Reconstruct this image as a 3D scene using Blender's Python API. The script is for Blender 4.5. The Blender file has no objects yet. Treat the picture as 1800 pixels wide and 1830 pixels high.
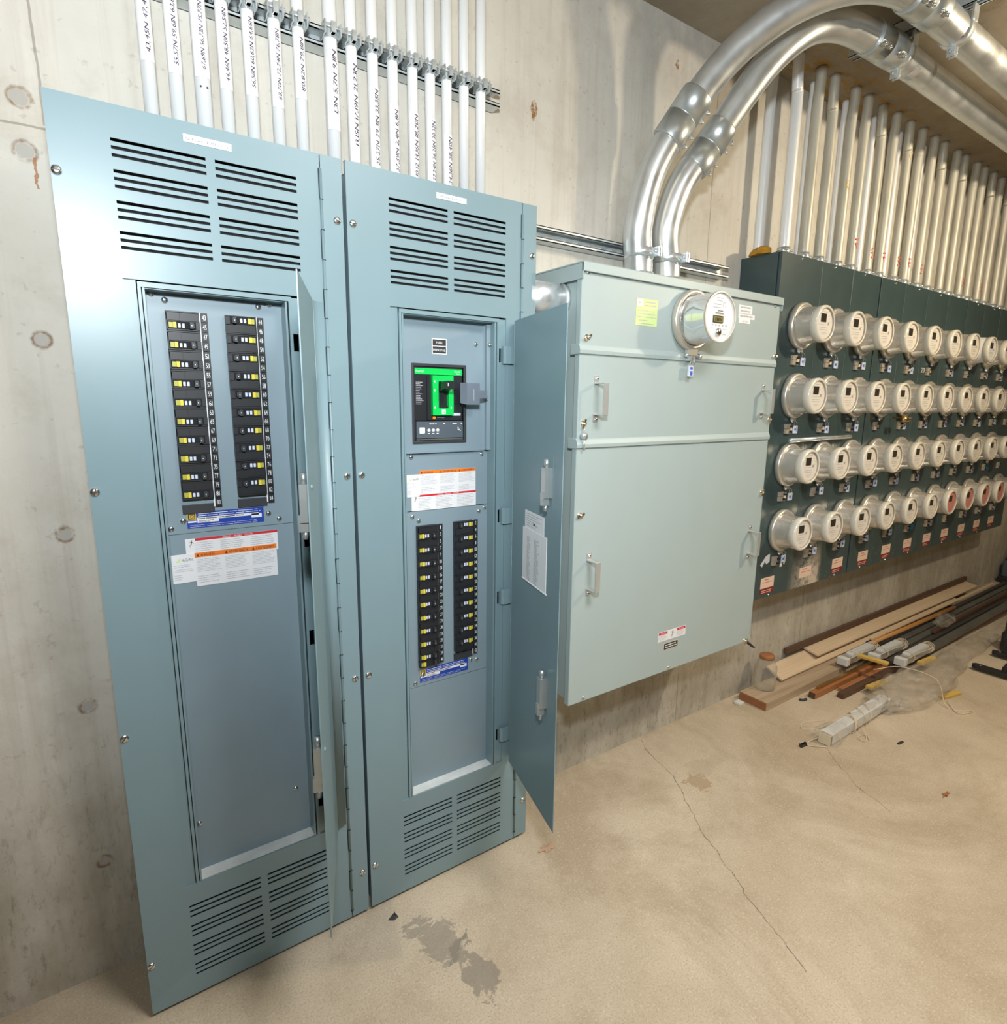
import bpy, bmesh, math, random
from mathutils import Vector, Matrix
random.seed(7)
S = bpy.context.scene
COL = S.collection

# ------------------------------------------------------------------ camera
def setup_camera():
    cd = bpy.data.cameras.new('camera'); cam = bpy.data.objects.new('camera', cd); COL.objects.link(cam)
    yaw, pit, rol = .5998, .18557, .00983
    cy, sy = math.cos(yaw), math.sin(yaw); cp, sp = math.cos(pit), math.sin(pit); cr, sr = math.cos(rol), math.sin(rol)
    B = Matrix(((1, 0, 0), (0, 0, -1), (0, 1, 0)))
    Y = Matrix(((cy, -sy, 0), (sy, cy, 0), (0, 0, 1)))
    P = Matrix(((1, 0, 0), (0, cp, -sp), (0, sp, cp)))
    Ro = Matrix(((cr, -sr, 0), (sr, cr, 0), (0, 0, 1)))
    R = Ro @ P @ B @ Y
    M = Matrix((R[0], -R[1], -R[2])).transposed().to_4x4()
    M.translation = Vector((.025, -1.32, 1.355))
    cam.matrix_world = M
    cd.sensor_fit = 'HORIZONTAL'; cd.sensor_width = 36; cd.lens = 1052.5 / 1800 * 36
    cd.clip_start = .02; cd.clip_end = 60
    S.camera = cam
setup_camera()

# ------------------------------------------------------------------ world, lights, exposure
W = bpy.data.worlds.new('world'); S.world = W; W.use_nodes = True
W.node_tree.nodes['Background'].inputs[0].default_value = (.75, .9, 1, 1)
W.node_tree.nodes['Background'].inputs[1].default_value = .0
S.view_settings.view_transform = 'Standard'; S.view_settings.look = 'None'
S.view_settings.gamma = 1; S.view_settings.use_curve_mapping = False
S.view_settings.exposure = 0.0

def lamp(name, typ, loc, energy, color, size=.1, target=None, **kw):
    ld = bpy.data.lights.new(name, typ); ld.energy = energy; ld.color = color
    if typ == 'AREA': ld.shape = 'DISK'; ld.size = size
    else: ld.shadow_soft_size = size
    for k, v in kw.items(): setattr(ld, k, v)
    o = bpy.data.objects.new(name, ld); COL.objects.link(o); o.location = loc
    if target: o.rotation_euler = (Vector(target) - Vector(loc)).to_track_quat('-Z', 'Y').to_euler()
    return o
lamp('work_light_cool', 'SPOT', (.0, -1.40, 1.84), 132, (.90, .965, 1.0), .07, (.85, .0, 2.08), spot_size=math.radians(158), spot_blend=1.0)
lamp('work_light_warm', 'POINT', (3.15, -1.35, 2.30), 86, (1.0, .85, .62), .05)
lamp('overhead_floor_fill', 'AREA', (1.0, -1.35, 2.57), 33, (1.0, .975, .94), .8, (1.05, -.85, 0), spread=math.radians(130))  # unseen soft overhead fill, added to brighten the floor

# ------------------------------------------------------------------ materials
def nt(name):
    m = bpy.data.materials.new(name); m.use_nodes = True
    return m, m.node_tree.nodes, m.node_tree.links
def mat(name, c, rough=.5, metal=0., var=0., vscale=8., bump=0., bscale=200., aniso=None, stretch=None, rvar=0., spec=None, coat=0., alpha=None, emit=None):
    m, N, L = nt(name); b = N['Principled BSDF']
    b.inputs['Base Color'].default_value = (*c, 1); b.inputs['Roughness'].default_value = rough; b.inputs['Metallic'].default_value = metal
    if spec is not None: b.inputs['Specular IOR Level'].default_value = spec
    if coat: b.inputs['Coat Weight'].default_value = coat
    if alpha is not None: b.inputs['Alpha'].default_value = alpha
    tc = N.new('ShaderNodeTexCoord'); vec = tc.outputs['Object']
    if stretch:
        mp = N.new('ShaderNodeMapping'); mp.inputs['Scale'].default_value = stretch; L.new(vec, mp.inputs[0]); vec = mp.outputs[0]
    if var or rvar:
        n = N.new('ShaderNodeTexNoise'); n.inputs['Scale'].default_value = vscale; n.inputs['Detail'].default_value = 6; L.new(vec, n.inputs['Vector'])
    if var:
        r = N.new('ShaderNodeValToRGB'); r.color_ramp.elements[0].position = .3; r.color_ramp.elements[1].position = .7
        r.color_ramp.elements[0].color = (*[x * (1 - var) for x in c], 1); r.color_ramp.elements[1].color = (*[min(1, x * (1 + var)) for x in c], 1)
        L.new(n.outputs[0], r.inputs[0]); L.new(r.outputs[0], b.inputs['Base Color'])
    if rvar:
        mr = N.new('ShaderNodeMapRange'); mr.inputs['To Min'].default_value = rough - rvar; mr.inputs['To Max'].default_value = rough + rvar
        mr.inputs['From Min'].default_value = .3; mr.inputs['From Max'].default_value = .7
        L.new(n.outputs[0], mr.inputs[0]); L.new(mr.outputs[0], b.inputs['Roughness'])
    if bump:
        n2 = N.new('ShaderNodeTexNoise'); n2.inputs['Scale'].default_value = bscale; n2.inputs['Detail'].default_value = 3; L.new(vec, n2.inputs['Vector'])
        bp = N.new('ShaderNodeBump'); bp.inputs['Strength'].default_value = bump; bp.inputs['Distance'].default_value = .002
        L.new(n2.outputs[0], bp.inputs['Height']); L.new(bp.outputs[0], b.inputs['Normal'])
    return m

class G:                                   # little node helper for the concrete
    def __init__(s, m, N, L): s.m, s.N, s.L = m, N, L
    def math(s, op, a, b=None, c=None, clamp=False):
        n = s.N.new('ShaderNodeMath'); n.operation = op; n.use_clamp = clamp
        for i, v in enumerate((a, b, c)):
            if v is None: continue
            if isinstance(v, (int, float)): n.inputs[i].default_value = v
            else: s.L.new(v, n.inputs[i])
        return n.outputs[0]
    def noise(s, vec, scale, detail=6, rough=.6, dist=0):
        n = s.N.new('ShaderNodeTexNoise'); n.inputs['Scale'].default_value = scale; n.inputs['Detail'].default_value = detail
        n.inputs['Roughness'].default_value = rough; n.inputs['Distortion'].default_value = dist; s.L.new(vec, n.inputs['Vector']); return n.outputs[0]
    def ramp(s, f, a, b):
        n = s.N.new('ShaderNodeMapRange'); n.inputs['From Min'].default_value = a; n.inputs['From Max'].default_value = b; n.clamp = True
        s.L.new(f, n.inputs[0]); return n.outputs[0]
    def mix(s, f, a, b, mode='MIX'):
        n = s.N.new('ShaderNodeMix'); n.data_type = 'RGBA'; n.blend_type = mode
        for sock, v in ((n.inputs['Factor'], f), (n.inputs[6], a), (n.inputs[7], b)):
            if isinstance(v, (int, float)): sock.default_value = v
            elif isinstance(v, tuple): sock.default_value = (*v, 1)
            else: s.L.new(v, sock)
        return n.outputs[2]
    def scale(s, vec, sc):
        n = s.N.new('ShaderNodeMapping'); n.inputs['Scale'].default_value = sc; s.L.new(vec, n.inputs[0]); return n.outputs[0]
    def dist(s, vec, p, mask=(1, 1, 1)):
        n = s.N.new('ShaderNodeVectorMath'); n.operation = 'SUBTRACT'; s.L.new(vec, n.inputs[0]); n.inputs[1].default_value = p
        k = s.N.new('ShaderNodeVectorMath'); k.operation = 'MULTIPLY'; s.L.new(n.outputs[0], k.inputs[0]); k.inputs[1].default_value = mask
        l = s.N.new('ShaderNodeVectorMath'); l.operation = 'LENGTH'; s.L.new(k.outputs[0], l.inputs[0]); return l.outputs['Value']

def seg_mask(g, x, y, pts, w, wob):
    """thin crack following a polyline in x(y): returns 0..1"""
    out = None
    for (x0, y0), (x1, y1) in zip(pts, pts[1:]):
        t = g.math('DIVIDE', g.math('SUBTRACT', y, y0), (y1 - y0) or 1e-6)
        xx = g.math('ADD', g.math('MULTIPLY', t, x1 - x0), x0)
        d = g.math('ABSOLUTE', g.math('SUBTRACT', g.math('ADD', x, wob), xx))
        inside = g.math('MULTIPLY', g.math('GREATER_THAN', t, 0.), g.math('LESS_THAN', t, 1.))
        m = g.math('MULTIPLY', g.math('LESS_THAN', d, w), inside)
        out = m if out is None else g.math('MAXIMUM', out, m)
    return out

def concrete_wall():
    m, N, L = nt('wall_concrete'); b = N['Principled BSDF']; g = G(m, N, L)
    tc = N.new('ShaderNodeTexCoord'); v = tc.outputs['Object']
    sp = N.new('ShaderNodeSeparateXYZ'); L.new(v, sp.inputs[0]); X, Z = sp.outputs[0], sp.outputs[2]
    col = g.mix(g.ramp(g.noise(v, 1.6, 8, .65), .3, .7), (.57, .535, .465), (.71, .68, .615))
    col = g.mix(g.math('MULTIPLY', g.ramp(g.noise(v, 5, 10, .7), .5, .75), .45), col, (.36, .30, .225))
    # vertical formwork streaks
    st = g.noise(g.scale(v, (26, 26, .9)), 1.2, 6, .6)
    col = g.mix(g.math('MULTIPLY', g.ramp(st, .5, .7), .30), col, (.37, .315, .245))
    st2 = g.noise(g.scale(v, (60, 60, 3)), 1, 4, .6)
    col = g.mix(g.math('MULTIPLY', g.ramp(st2, .6, .8), .25), col, (.70, .63, .54))
    # efflorescence under the ceiling on the right
    top = g.math('MULTIPLY', g.ramp(Z, 2.15, 2.55), g.ramp(X, .9, 1.4))
    ef = g.math('MULTIPLY', top, g.ramp(g.noise(g.scale(v, (14, 14, 1.6)), 1.4, 8, .7), .42, .7))
    col = g.mix(g.math('MULTIPLY', ef, .7), col, (.60, .585, .56))
    col = g.mix(g.math('MULTIPLY', top, g.math('MULTIPLY', g.ramp(g.noise(v, 3, 8, .7), .35, .6), .5)), col, (.34, .32, .29))
    # damp, dirty foot of the wall
    foot = g.math('MULTIPLY', g.ramp(Z, .72, .30), g.ramp(g.noise(g.scale(v, (1.6, 1, .7)), 3.2, 9, .7), .28, .62))
    col = g.mix(g.math('MULTIPLY', foot, .68), col, (.27, .235, .165))
    col = g.mix(g.math('MULTIPLY', g.math('MULTIPLY', g.ramp(Z, .72, .3), g.ramp(g.noise(g.scale(v, (3, 3, 1)), 22, 6, .7), .55, .68)), .55), col, (.20, .17, .115))
    sp2 = g.ramp(g.noise(v, 55, 3, .5), .66, .72)
    col = g.mix(g.math('MULTIPLY', sp2, .22), col, (.2, .17, .13))
    # pour line on the left, vertical joint lines
    wob = g.math('MULTIPLY', g.math('SUBTRACT', g.noise(v, 9, 4), .5), .012)
    ln = g.math('LESS_THAN', g.math('ABSOLUTE', g.math('ADD', g.math('SUBTRACT', Z, 1.853), wob)), .0022)
    ln = g.math('MULTIPLY', ln, g.math('LESS_THAN', X, .6))
    col = g.mix(g.math('MULTIPLY', ln, .6), col, (.22, .19, .15))
    for x0, z0, z1 in ((1.97, .0, 2.6), (2.92, 0., .6), (3.95, 0., .6), (-.005, 1.86, 2.6)):
        l2 = g.math('LESS_THAN', g.math('ABSOLUTE', g.math('ADD', g.math('SUBTRACT', X, x0), wob)), .0022)
        l2 = g.math('MULTIPLY', l2, g.math('MULTIPLY', g.math('GREATER_THAN', Z, z0), g.math('LESS_THAN', Z, z1)))
        col = g.mix(g.math('MULTIPLY', l2, .55), col, (.2, .175, .14))
    # rusty tie holes
    wn = g.math('MULTIPLY', g.math('SUBTRACT', g.noise(v, 60, 4), .5), .014)
    for (x, z, r, grey) in ((-.038, 1.9, .017, .0), (-.039, 1.808, .017, .0), (-.051, 1.465, .015, .0), (-.054, 1.073, .015, .0), (-.054, .682, .015, .0), (-.059, .293, .014, 1)):
        d = g.math('ADD', g.dist(v, (x, .19, z)), wn)
        ring = g.math('SUBTRACT', 1., g.ramp(g.math('ABSOLUTE', g.math('SUBTRACT', d, r)), .001, .0055))
        col = g.mix(g.math('MULTIPLY', g.math('MULTIPLY', ring, g.ramp(g.noise(v, 45, 3), .35, .6)), .8), col, (.20, .11, .055))
        col = g.mix(g.math('MULTIPLY', g.math('LESS_THAN', d, r * .75), .6), col, (.36, .345, .32))
    dr = g.math('MULTIPLY', g.math('LESS_THAN', g.math('ABSOLUTE', g.math('ADD', g.math('SUBTRACT', X, -.026), wn)), .0022), g.math('MULTIPLY', g.math('LESS_THAN', Z, 1.80), g.math('GREATER_THAN', Z, 1.745)))
    col = g.mix(g.math('MULTIPLY', dr, .8), col, (.40, .16, .05))
    for (x, z, r, sx) in ((1.151, 2.184, .022, 1.8), (1.149, 2.165, .014, 2.5), (1.746, 2.471, .014, 1.2)):
        d = g.math('ADD', g.dist(v, (x, .19, z), (sx, 1, 1)), g.math('MULTIPLY', wn, 2.2))
        col = g.mix(g.math('MULTIPLY', g.math('LESS_THAN', d, r), g.ramp(g.noise(v, 90, 3), .35, .6)), col, (.27, .12, .035))
    L.new(col, b.inputs['Base Color']); b.inputs['Roughness'].default_value = .85; b.inputs['Specular IOR Level'].default_value = .25
    bn = N.new('ShaderNodeBump'); bn.inputs['Strength'].default_value = .35; bn.inputs['Distance'].default_value = .004
    L.new(g.math('ADD', g.noise(v, 30, 8, .7), g.math('MULTIPLY', st, .5)), bn.inputs['Height']); L.new(bn.outputs[0], b.inputs['Normal'])
    return m

def concrete_floor():
    m, N, L = nt('floor_concrete'); b = N['Principled BSDF']; g = G(m, N, L)
    tc = N.new('ShaderNodeTexCoord'); v = tc.outputs['Object']
    sp = N.new('ShaderNodeSeparateXYZ'); L.new(v, sp.inputs[0]); X, Y = sp.outputs[0], sp.outputs[1]
    col = g.mix(g.ramp(g.noise(v, 2.2, 8, .6), .3, .7), (.48, .395, .285), (.64, .55, .425))
    col = g.mix(g.math('MULTIPLY', g.ramp(g.noise(v, 1.3, 7, .72, .8), .50, .64), .55), col, (.36, .275, .18))
    col = g.mix(g.math('MULTIPLY', g.ramp(g.noise(v, 7, 10, .75), .52, .70), .50), col, (.37, .295, .205))
    col = g.mix(g.math('MULTIPLY', g.ramp(g.noise(v, 210, 3, .6), .50, .64), .48), col, (.36, .285, .20))
    col = g.mix(g.math('MULTIPLY', g.ramp(g.noise(v, 150, 3, .6), .56, .66), .4), col, (.74, .66, .54))
    col = g.mix(g.math('MULTIPLY', g.ramp(g.noise(v, 110, 3, .5), .70, .76), .6), col, (.18, .14, .10))
    # dirt along the wall foot
    edge = g.math('MULTIPLY', g.ramp(Y, -.06, .19), g.ramp(g.noise(v, 9, 8, .7), .35, .6))
    col = g.mix(g.math('MULTIPLY', edge, .45), col, (.33, .26, .175))
    # grey worn patches
    wn = g.math('MULTIPLY', g.math('SUBTRACT', g.noise(v, 13, 10, .72, .6), .5), .30)
    for (x, y, r, sx, sy, k, c) in ((.608, -.175, .060, 1.3, .9, .60, (.24, .215, .18)), (.655, -.295, .055, 1.6, .8, .68, (.24, .215, .18)), (1.69, -.135, .035, 1, 1, .6, (.36, .25, .14)), (1.80, -.08, .06, .7, 1.6, .22, (.33, .27, .2))):
        d = g.math('ADD', g.dist(v, (x, y, 0), (sx, sy, 1)), wn)
        col = g.mix(g.math('MULTIPLY', g.math('SUBTRACT', 1., g.ramp(d, r, r + .006)), k), col, c)
    wob = g.math('MULTIPLY', g.math('SUBTRACT', g.noise(v, 14, 6, .6), .5), .05)
    ck = seg_mask(g, X, Y, [(1.736, .172), (1.691, .072), (1.652, -.07), (1.57, -.198), (1.499, -.325), (1.445, -.441), (1.399, -.554), (1.358, -.653), (1.314, -.751)], .0014, wob)
    ck2 = seg_mask(g, X, Y, [(2.34, -.26), (2.25, -.36), (2.17, -.47), (2.12, -.6)], .0011, wob)
    col = g.mix(g.math('MULTIPLY', g.math('MAXIMUM', ck, ck2), .8), col, (.14, .11, .08))
    L.new(col, b.inputs['Base Color']); b.inputs['Roughness'].default_value = .72; b.inputs['Specular IOR Level'].default_value = .3
    bn = N.new('ShaderNodeBump'); bn.inputs['Strength'].default_value = .25; bn.inputs['Distance'].default_value = .002
    L.new(g.noise(v, 180, 4, .6), bn.inputs['Height']); L.new(bn.outputs[0], b.inputs['Normal'])
    return m

def concrete_ceiling():
    m, N, L = nt('ceiling_concrete'); b = N['Principled BSDF']; g = G(m, N, L)
    tc = N.new('ShaderNodeTexCoord'); v = tc.outputs['Object']
    sp = N.new('ShaderNodeSeparateXYZ'); L.new(v, sp.inputs[0]); X, Y = sp.outputs[0], sp.outputs[1]
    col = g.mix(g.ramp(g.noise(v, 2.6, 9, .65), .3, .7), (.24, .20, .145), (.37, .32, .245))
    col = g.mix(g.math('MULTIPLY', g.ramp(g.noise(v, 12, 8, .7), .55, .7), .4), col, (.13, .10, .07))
    # yellowish foam and rust smears around the pipe row
    band = g.math('MULTIPLY', g.ramp(Y, -.06, .04), g.math('SUBTRACT', 1., g.ramp(X, 2.9, 3.3)))
    ys = g.math('MULTIPLY', g.math('MULTIPLY', band, g.math('GREATER_THAN', X, 2.05)), g.ramp(g.noise(g.scale(v, (7, 16, 1)), 1.1, 7, .7, .5), .50, .58))
    col = g.mix(g.math('MULTIPLY', ys, .85), col, (.36, .19, .02))
    L.new(col, b.inputs['Base Color']); b.inputs['Roughness'].default_value = .8; b.inputs['Specular IOR Level'].default_value = .25
    bn = N.new('ShaderNodeBump'); bn.inputs['Strength'].default_value = .3; bn.inputs['Distance'].default_value = .003
    L.new(g.noise(v, 40, 7, .7), bn.inputs['Height']); L.new(bn.outputs[0], b.inputs['Normal'])
    return m

def wood(name, c0, c1, sc=(1, 30, 30)):
    m, N, L = nt(name); b = N['Principled BSDF']; g = G(m, N, L)
    tc = N.new('ShaderNodeTexCoord'); v = g.scale(tc.outputs['Object'], sc)
    col = g.mix(g.ramp(g.noise(v, 2, 6, .6, .4), .3, .7), c0, c1)
    L.new(col, b.inputs['Base Color']); b.inputs['Roughness'].default_value = .6
    return m

def bank_paint():
    m, N, L = nt('dark_slate_enamel'); b = N['Principled BSDF']; g = G(m, N, L)
    tc = N.new('ShaderNodeTexCoord'); v = tc.outputs['Object']
    ge = N.new('ShaderNodeNewGeometry'); w = ge.outputs['Position']
    sp = N.new('ShaderNodeSeparateXYZ'); L.new(w, sp.inputs[0]); X, Z = sp.outputs[0], sp.outputs[2]
    col = g.mix(g.ramp(g.noise(v, 4, 8, .6), .3, .7), (.034, .060, .064), (.052, .084, .085))
    # dried plaster splash at the foot of the bank
    k = g.math('MULTIPLY', g.math('SUBTRACT', 1., g.ramp(Z, .60, .75)), g.math('MULTIPLY', g.ramp(X, 2.44, 2.60), g.math('SUBTRACT', 1., g.ramp(X, 2.68, 2.72))))
    pl = g.math('MULTIPLY', k, g.ramp(g.noise(w, 28, 8, .75), .36, .52))
    col = g.mix(g.math('MULTIPLY', pl, .95), col, (.58, .49, .40))
    k2 = g.math('MULTIPLY', g.math('SUBTRACT', 1., g.ramp(Z, .58, .74)), g.math('GREATER_THAN', X, 2.7))
    col = g.mix(g.math('MULTIPLY', k2, g.math('MULTIPLY', g.ramp(g.noise(w, 70, 6, .7), .60, .68), .7)), col, (.35, .30, .23))
    L.new(col, b.inputs['Base Color']); b.inputs['Roughness'].default_value = .36
    bn = N.new('ShaderNodeBump'); bn.inputs['Strength'].default_value = .08; bn.inputs['Distance'].default_value = .001
    L.new(g.noise(v, 120, 3, .5), bn.inputs['Height']); L.new(bn.outputs[0], b.inputs['Normal'])
    return m

M = dict(
    wall=concrete_wall(), floor=concrete_floor(), ceil=concrete_ceiling(),
    room=mat('room_paint', (.34, .32, .28), .9, var=.15),
    panel=mat('blue_grey_enamel', (.200, .295, .330), .36, var=.02, spec=.6),
    panel_in=mat('blue_grey_enamel_inner', (.225, .30, .345), .42, var=.05, vscale=5, spec=.5),
    lightened=mat('lit_sill_enamel', (.72, .74, .72), .7, var=.12, vscale=18),  # pale sill colour, painted in for light falling from overhead
    dark=mat('cavity_black', (.01, .012, .014), .9),
    cab=mat('pale_green_grey_enamel', (.375, .455, .455), .40, var=.015, spec=.45),
    bank=bank_paint(),
    bankplain=mat('dark_slate_edge', (.05, .07, .078), .4, var=.1),
    zinc=mat('bright_zinc', (.72, .77, .79), .32, .7, var=.10, vscale=30, rvar=.08),
    galv=mat('galvanised_steel', (.88, .90, .91), .38, .18, var=.05, vscale=9, rvar=.06, stretch=(1, 1, .15)),
    galvbig=mat('galvanised_conduit', (.70, .73, .74), .34, .8, var=.08, vscale=14, rvar=.07),
    galvold=mat('weathered_conduit', (.56, .54, .46), .50, .30, var=.16, vscale=7, rvar=.08, stretch=(3, 3, .6)),
    strut=mat('zinc_strut', (.66, .71, .72), .40, .45, var=.12, vscale=12),
    coupling=mat('coupling_zinc', (.55, .59, .59), .36, .75, var=.08, vscale=10),
    screw=mat('screw_steel', (.8, .81, .82), .22, 1, var=.05),
    brass=mat('brass', (.62, .42, .17), .3, 1, var=.1),
    black=mat('black_plastic', (.018, .019, .022), .38, var=.15),
    black2=mat('satin_black', (.035, .037, .042), .5, var=.1),
    yellow=mat('yellow_plastic', (.75, .60, .06), .4, var=.05),
    olive=mat('olive_plastic', (.42, .40, .06), .4, var=.05),
    white=mat('white_label', (.80, .80, .80), .5, var=.02),
    tape=mat('white_tape', (.86, .85, .88), .45, var=.02),
    text=mat('print_grey', (.45, .46, .48), .6, var=.02),
    ink=mat('black_ink', (.025, .012, .05), .6, var=.05),
    txtblack=mat('print_black', (.03, .03, .03), .6, var=.02),
    txtwhite=mat('print_white', (.85, .85, .85), .5, var=.02),
    blue=mat('label_blue', (.015, .055, .36), .4, var=.05),
    gold=mat('label_gold', (.62, .42, .06), .4, var=.05),
    orange=mat('label_orange', (.85, .20, .015), .5, var=.03),
    red=mat('label_red', (.62, .02, .03), .5, var=.05),
    darkred=mat('label_dark_red', (.22, .012, .018), .5, var=.1),
    pink=mat('label_cream', (.72, .55, .43), .6, var=.05),
    green=mat('breaker_green', (.0, .58, .09), .4, var=.02),
    slate=mat('breaker_slate', (.085, .105, .13), .45, var=.05),
    flap=mat('grey_flap', (.20, .235, .29), .35, .3, var=.05),
    orangeb=mat('orange_button', (.9, .25, .02), .4, var=.02),
    lime=mat('lime_paper', (.62, .78, .33), .7, var=.02),
    chrome=mat('mirror_chrome', (.86, .88, .88), .07, 1, var=.02),
    can=mat('satin_aluminium', (.78, .76, .72), .26, .75, var=.05, vscale=20, rvar=.05),
    canring=mat('meter_ring_steel', (.62, .59, .52), .34, .6, var=.06),
    face=mat('meter_face', (.74, .70, .64), .45, var=.02),
    facew=mat('meter_face_white', (.80, .79, .80), .4, var=.02),
    facep=mat('meter_face_rosy', (.62, .20, .17), .45, var=.05),
    rim=mat('clear_rim', (.74, .71, .62), .18, var=.03, coat=.5),
    lcd=mat('lcd_dark', (.035, .033, .025), .2, var=.1),
    lcdo=mat('lcd_olive', (.22, .19, .055), .25, var=.1),
    tan=mat('tan_breaker', (.36, .31, .24), .6, var=.06),
    cream=mat('cream_tag', (.72, .62, .45), .6, var=.05),
    tagw=mat('tag_white', (.62, .66, .80), .5, var=.02),
    tagb=mat('tag_blue', (.03, .12, .55), .5, var=.05),
    cyan=mat('cyan_sticker', (.0, .22, .45), .5, var=.05),
    paper=mat('paper', (.78, .78, .80), .6, var=.02),
    foam=mat('yellow_foam', (.50, .25, .015), .8, var=.3, vscale=40, bump=.6, bscale=60),
    ypaint=mat('yellow_paint_dot', (.80, .50, .01), .5, var=.1),
    rpaint=mat('red_marker', (.70, .16, .12), .6, var=.1),
    ply=wood('pale_plywood', (.58, .44, .29), (.70, .55, .38)),
    plank=wood('worn_plank', (.35, .26, .17), (.50, .39, .27)),
    endgrain=wood('red_end_grain', (.25, .09, .035), (.36, .15, .06), (30, 1, 30)),
    darkwood=wood('dark_brown_wood', (.075, .038, .025), (.12, .065, .04)),
    orangew=wood('orange_wood', (.42, .20, .055), (.55, .28, .09)),
    copper=wood('copper_brown', (.28, .11, .04), (.42, .18, .07)),
    rail=mat('grey_aluminium_rail', (.17, .175, .165), .4, .5, var=.15),
    rail2=mat('dark_rail', (.075, .07, .065), .45, .3, var=.15),
    whitep=mat('white_plastic', (.68, .68, .66), .35, var=.03),
    alu=mat('pale_aluminium', (.60, .61, .60), .35, .6, var=.05),
    stringm=mat('cream_string', (.68, .56, .40), .8, var=.05),
    ysponge=mat('yellow_block', (.62, .42, .10), .7, var=.08),
    bluep=mat('blue_plastic', (.02, .05, .30), .4, var=.05),
    dustleaf=mat('dry_leaf', (.50, .33, .22), .8, var=.1),
)
def film():
    m, N, L = nt('clear_plastic_film'); b = N['Principled BSDF']; g = G(m, N, L)
    tc = N.new('ShaderNodeTexCoord'); v = tc.outputs['Object']
    b.inputs['Base Color'].default_value = (.80, .75, .66, 1); b.inputs['Roughness'].default_value = .10; b.inputs['Coat Weight'].default_value = 1.
    a = g.math('ADD', g.math('MULTIPLY', g.ramp(g.noise(v, 9, 6, .6, .6), .4, .65), .30), .07)
    L.new(a, b.inputs['Alpha'])
    bn = N.new('ShaderNodeBump'); bn.inputs['Strength'].default_value = 1.; bn.inputs['Distance'].default_value = .016
    L.new(g.noise(g.scale(v, (1, 2.2, 2)), 20, 5, .6, 1.8), bn.inputs['Height']); L.new(bn.outputs[0], b.inputs['Normal'])
    return m
M['film'] = film()
def glass(name, c, a):
    m, N, L = nt(name); b = N['Principled BSDF']; g = G(m, N, L)
    b.inputs['Base Color'].default_value = (*c, 1); b.inputs['Roughness'].default_value = .05
    lw = N.new('ShaderNodeLayerWeight'); lw.inputs[0].default_value = .4
    L.new(g.math('ADD', g.math('MULTIPLY', lw.outputs['Facing'], .6), a), b.inputs['Alpha'])
    return m
M['jar'] = glass('jar_glass', (.62, .57, .47), .14)
M['cover'] = glass('meter_glass', (.8, .82, .82), .05)

# ------------------------------------------------------------------ geometry helpers
GLY = {}
def build_glyphs():
    cu = bpy.data.curves.new('glyph', 'FONT'); cu.resolution_u = 2; cu.size = 1
    ob = bpy.data.objects.new('glyph', cu); COL.objects.link(ob)
    for ch in 'ABCDEFGHIJKLMNOPQRSTUVWXYZabcdefghijklmnopqrstuvwxyz0123456789.,-!':
        cu.body = ch; dg = bpy.context.evaluated_depsgraph_get(); dg.update()
        me = bpy.data.meshes.new_from_object(ob.evaluated_get(dg))
        vs = [(v.co.x, v.co.y) for v in me.vertices]; fs = [tuple(p.vertices) for p in me.polygons]
        x0 = min(v[0] for v in vs); x1 = max(v[0] for v in vs)
        GLY[ch] = ([(x - x0, y) for x, y in vs], fs, x1 - x0); bpy.data.meshes.remove(me)
    bpy.data.objects.remove(ob); bpy.data.curves.remove(cu)
build_glyphs()

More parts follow.
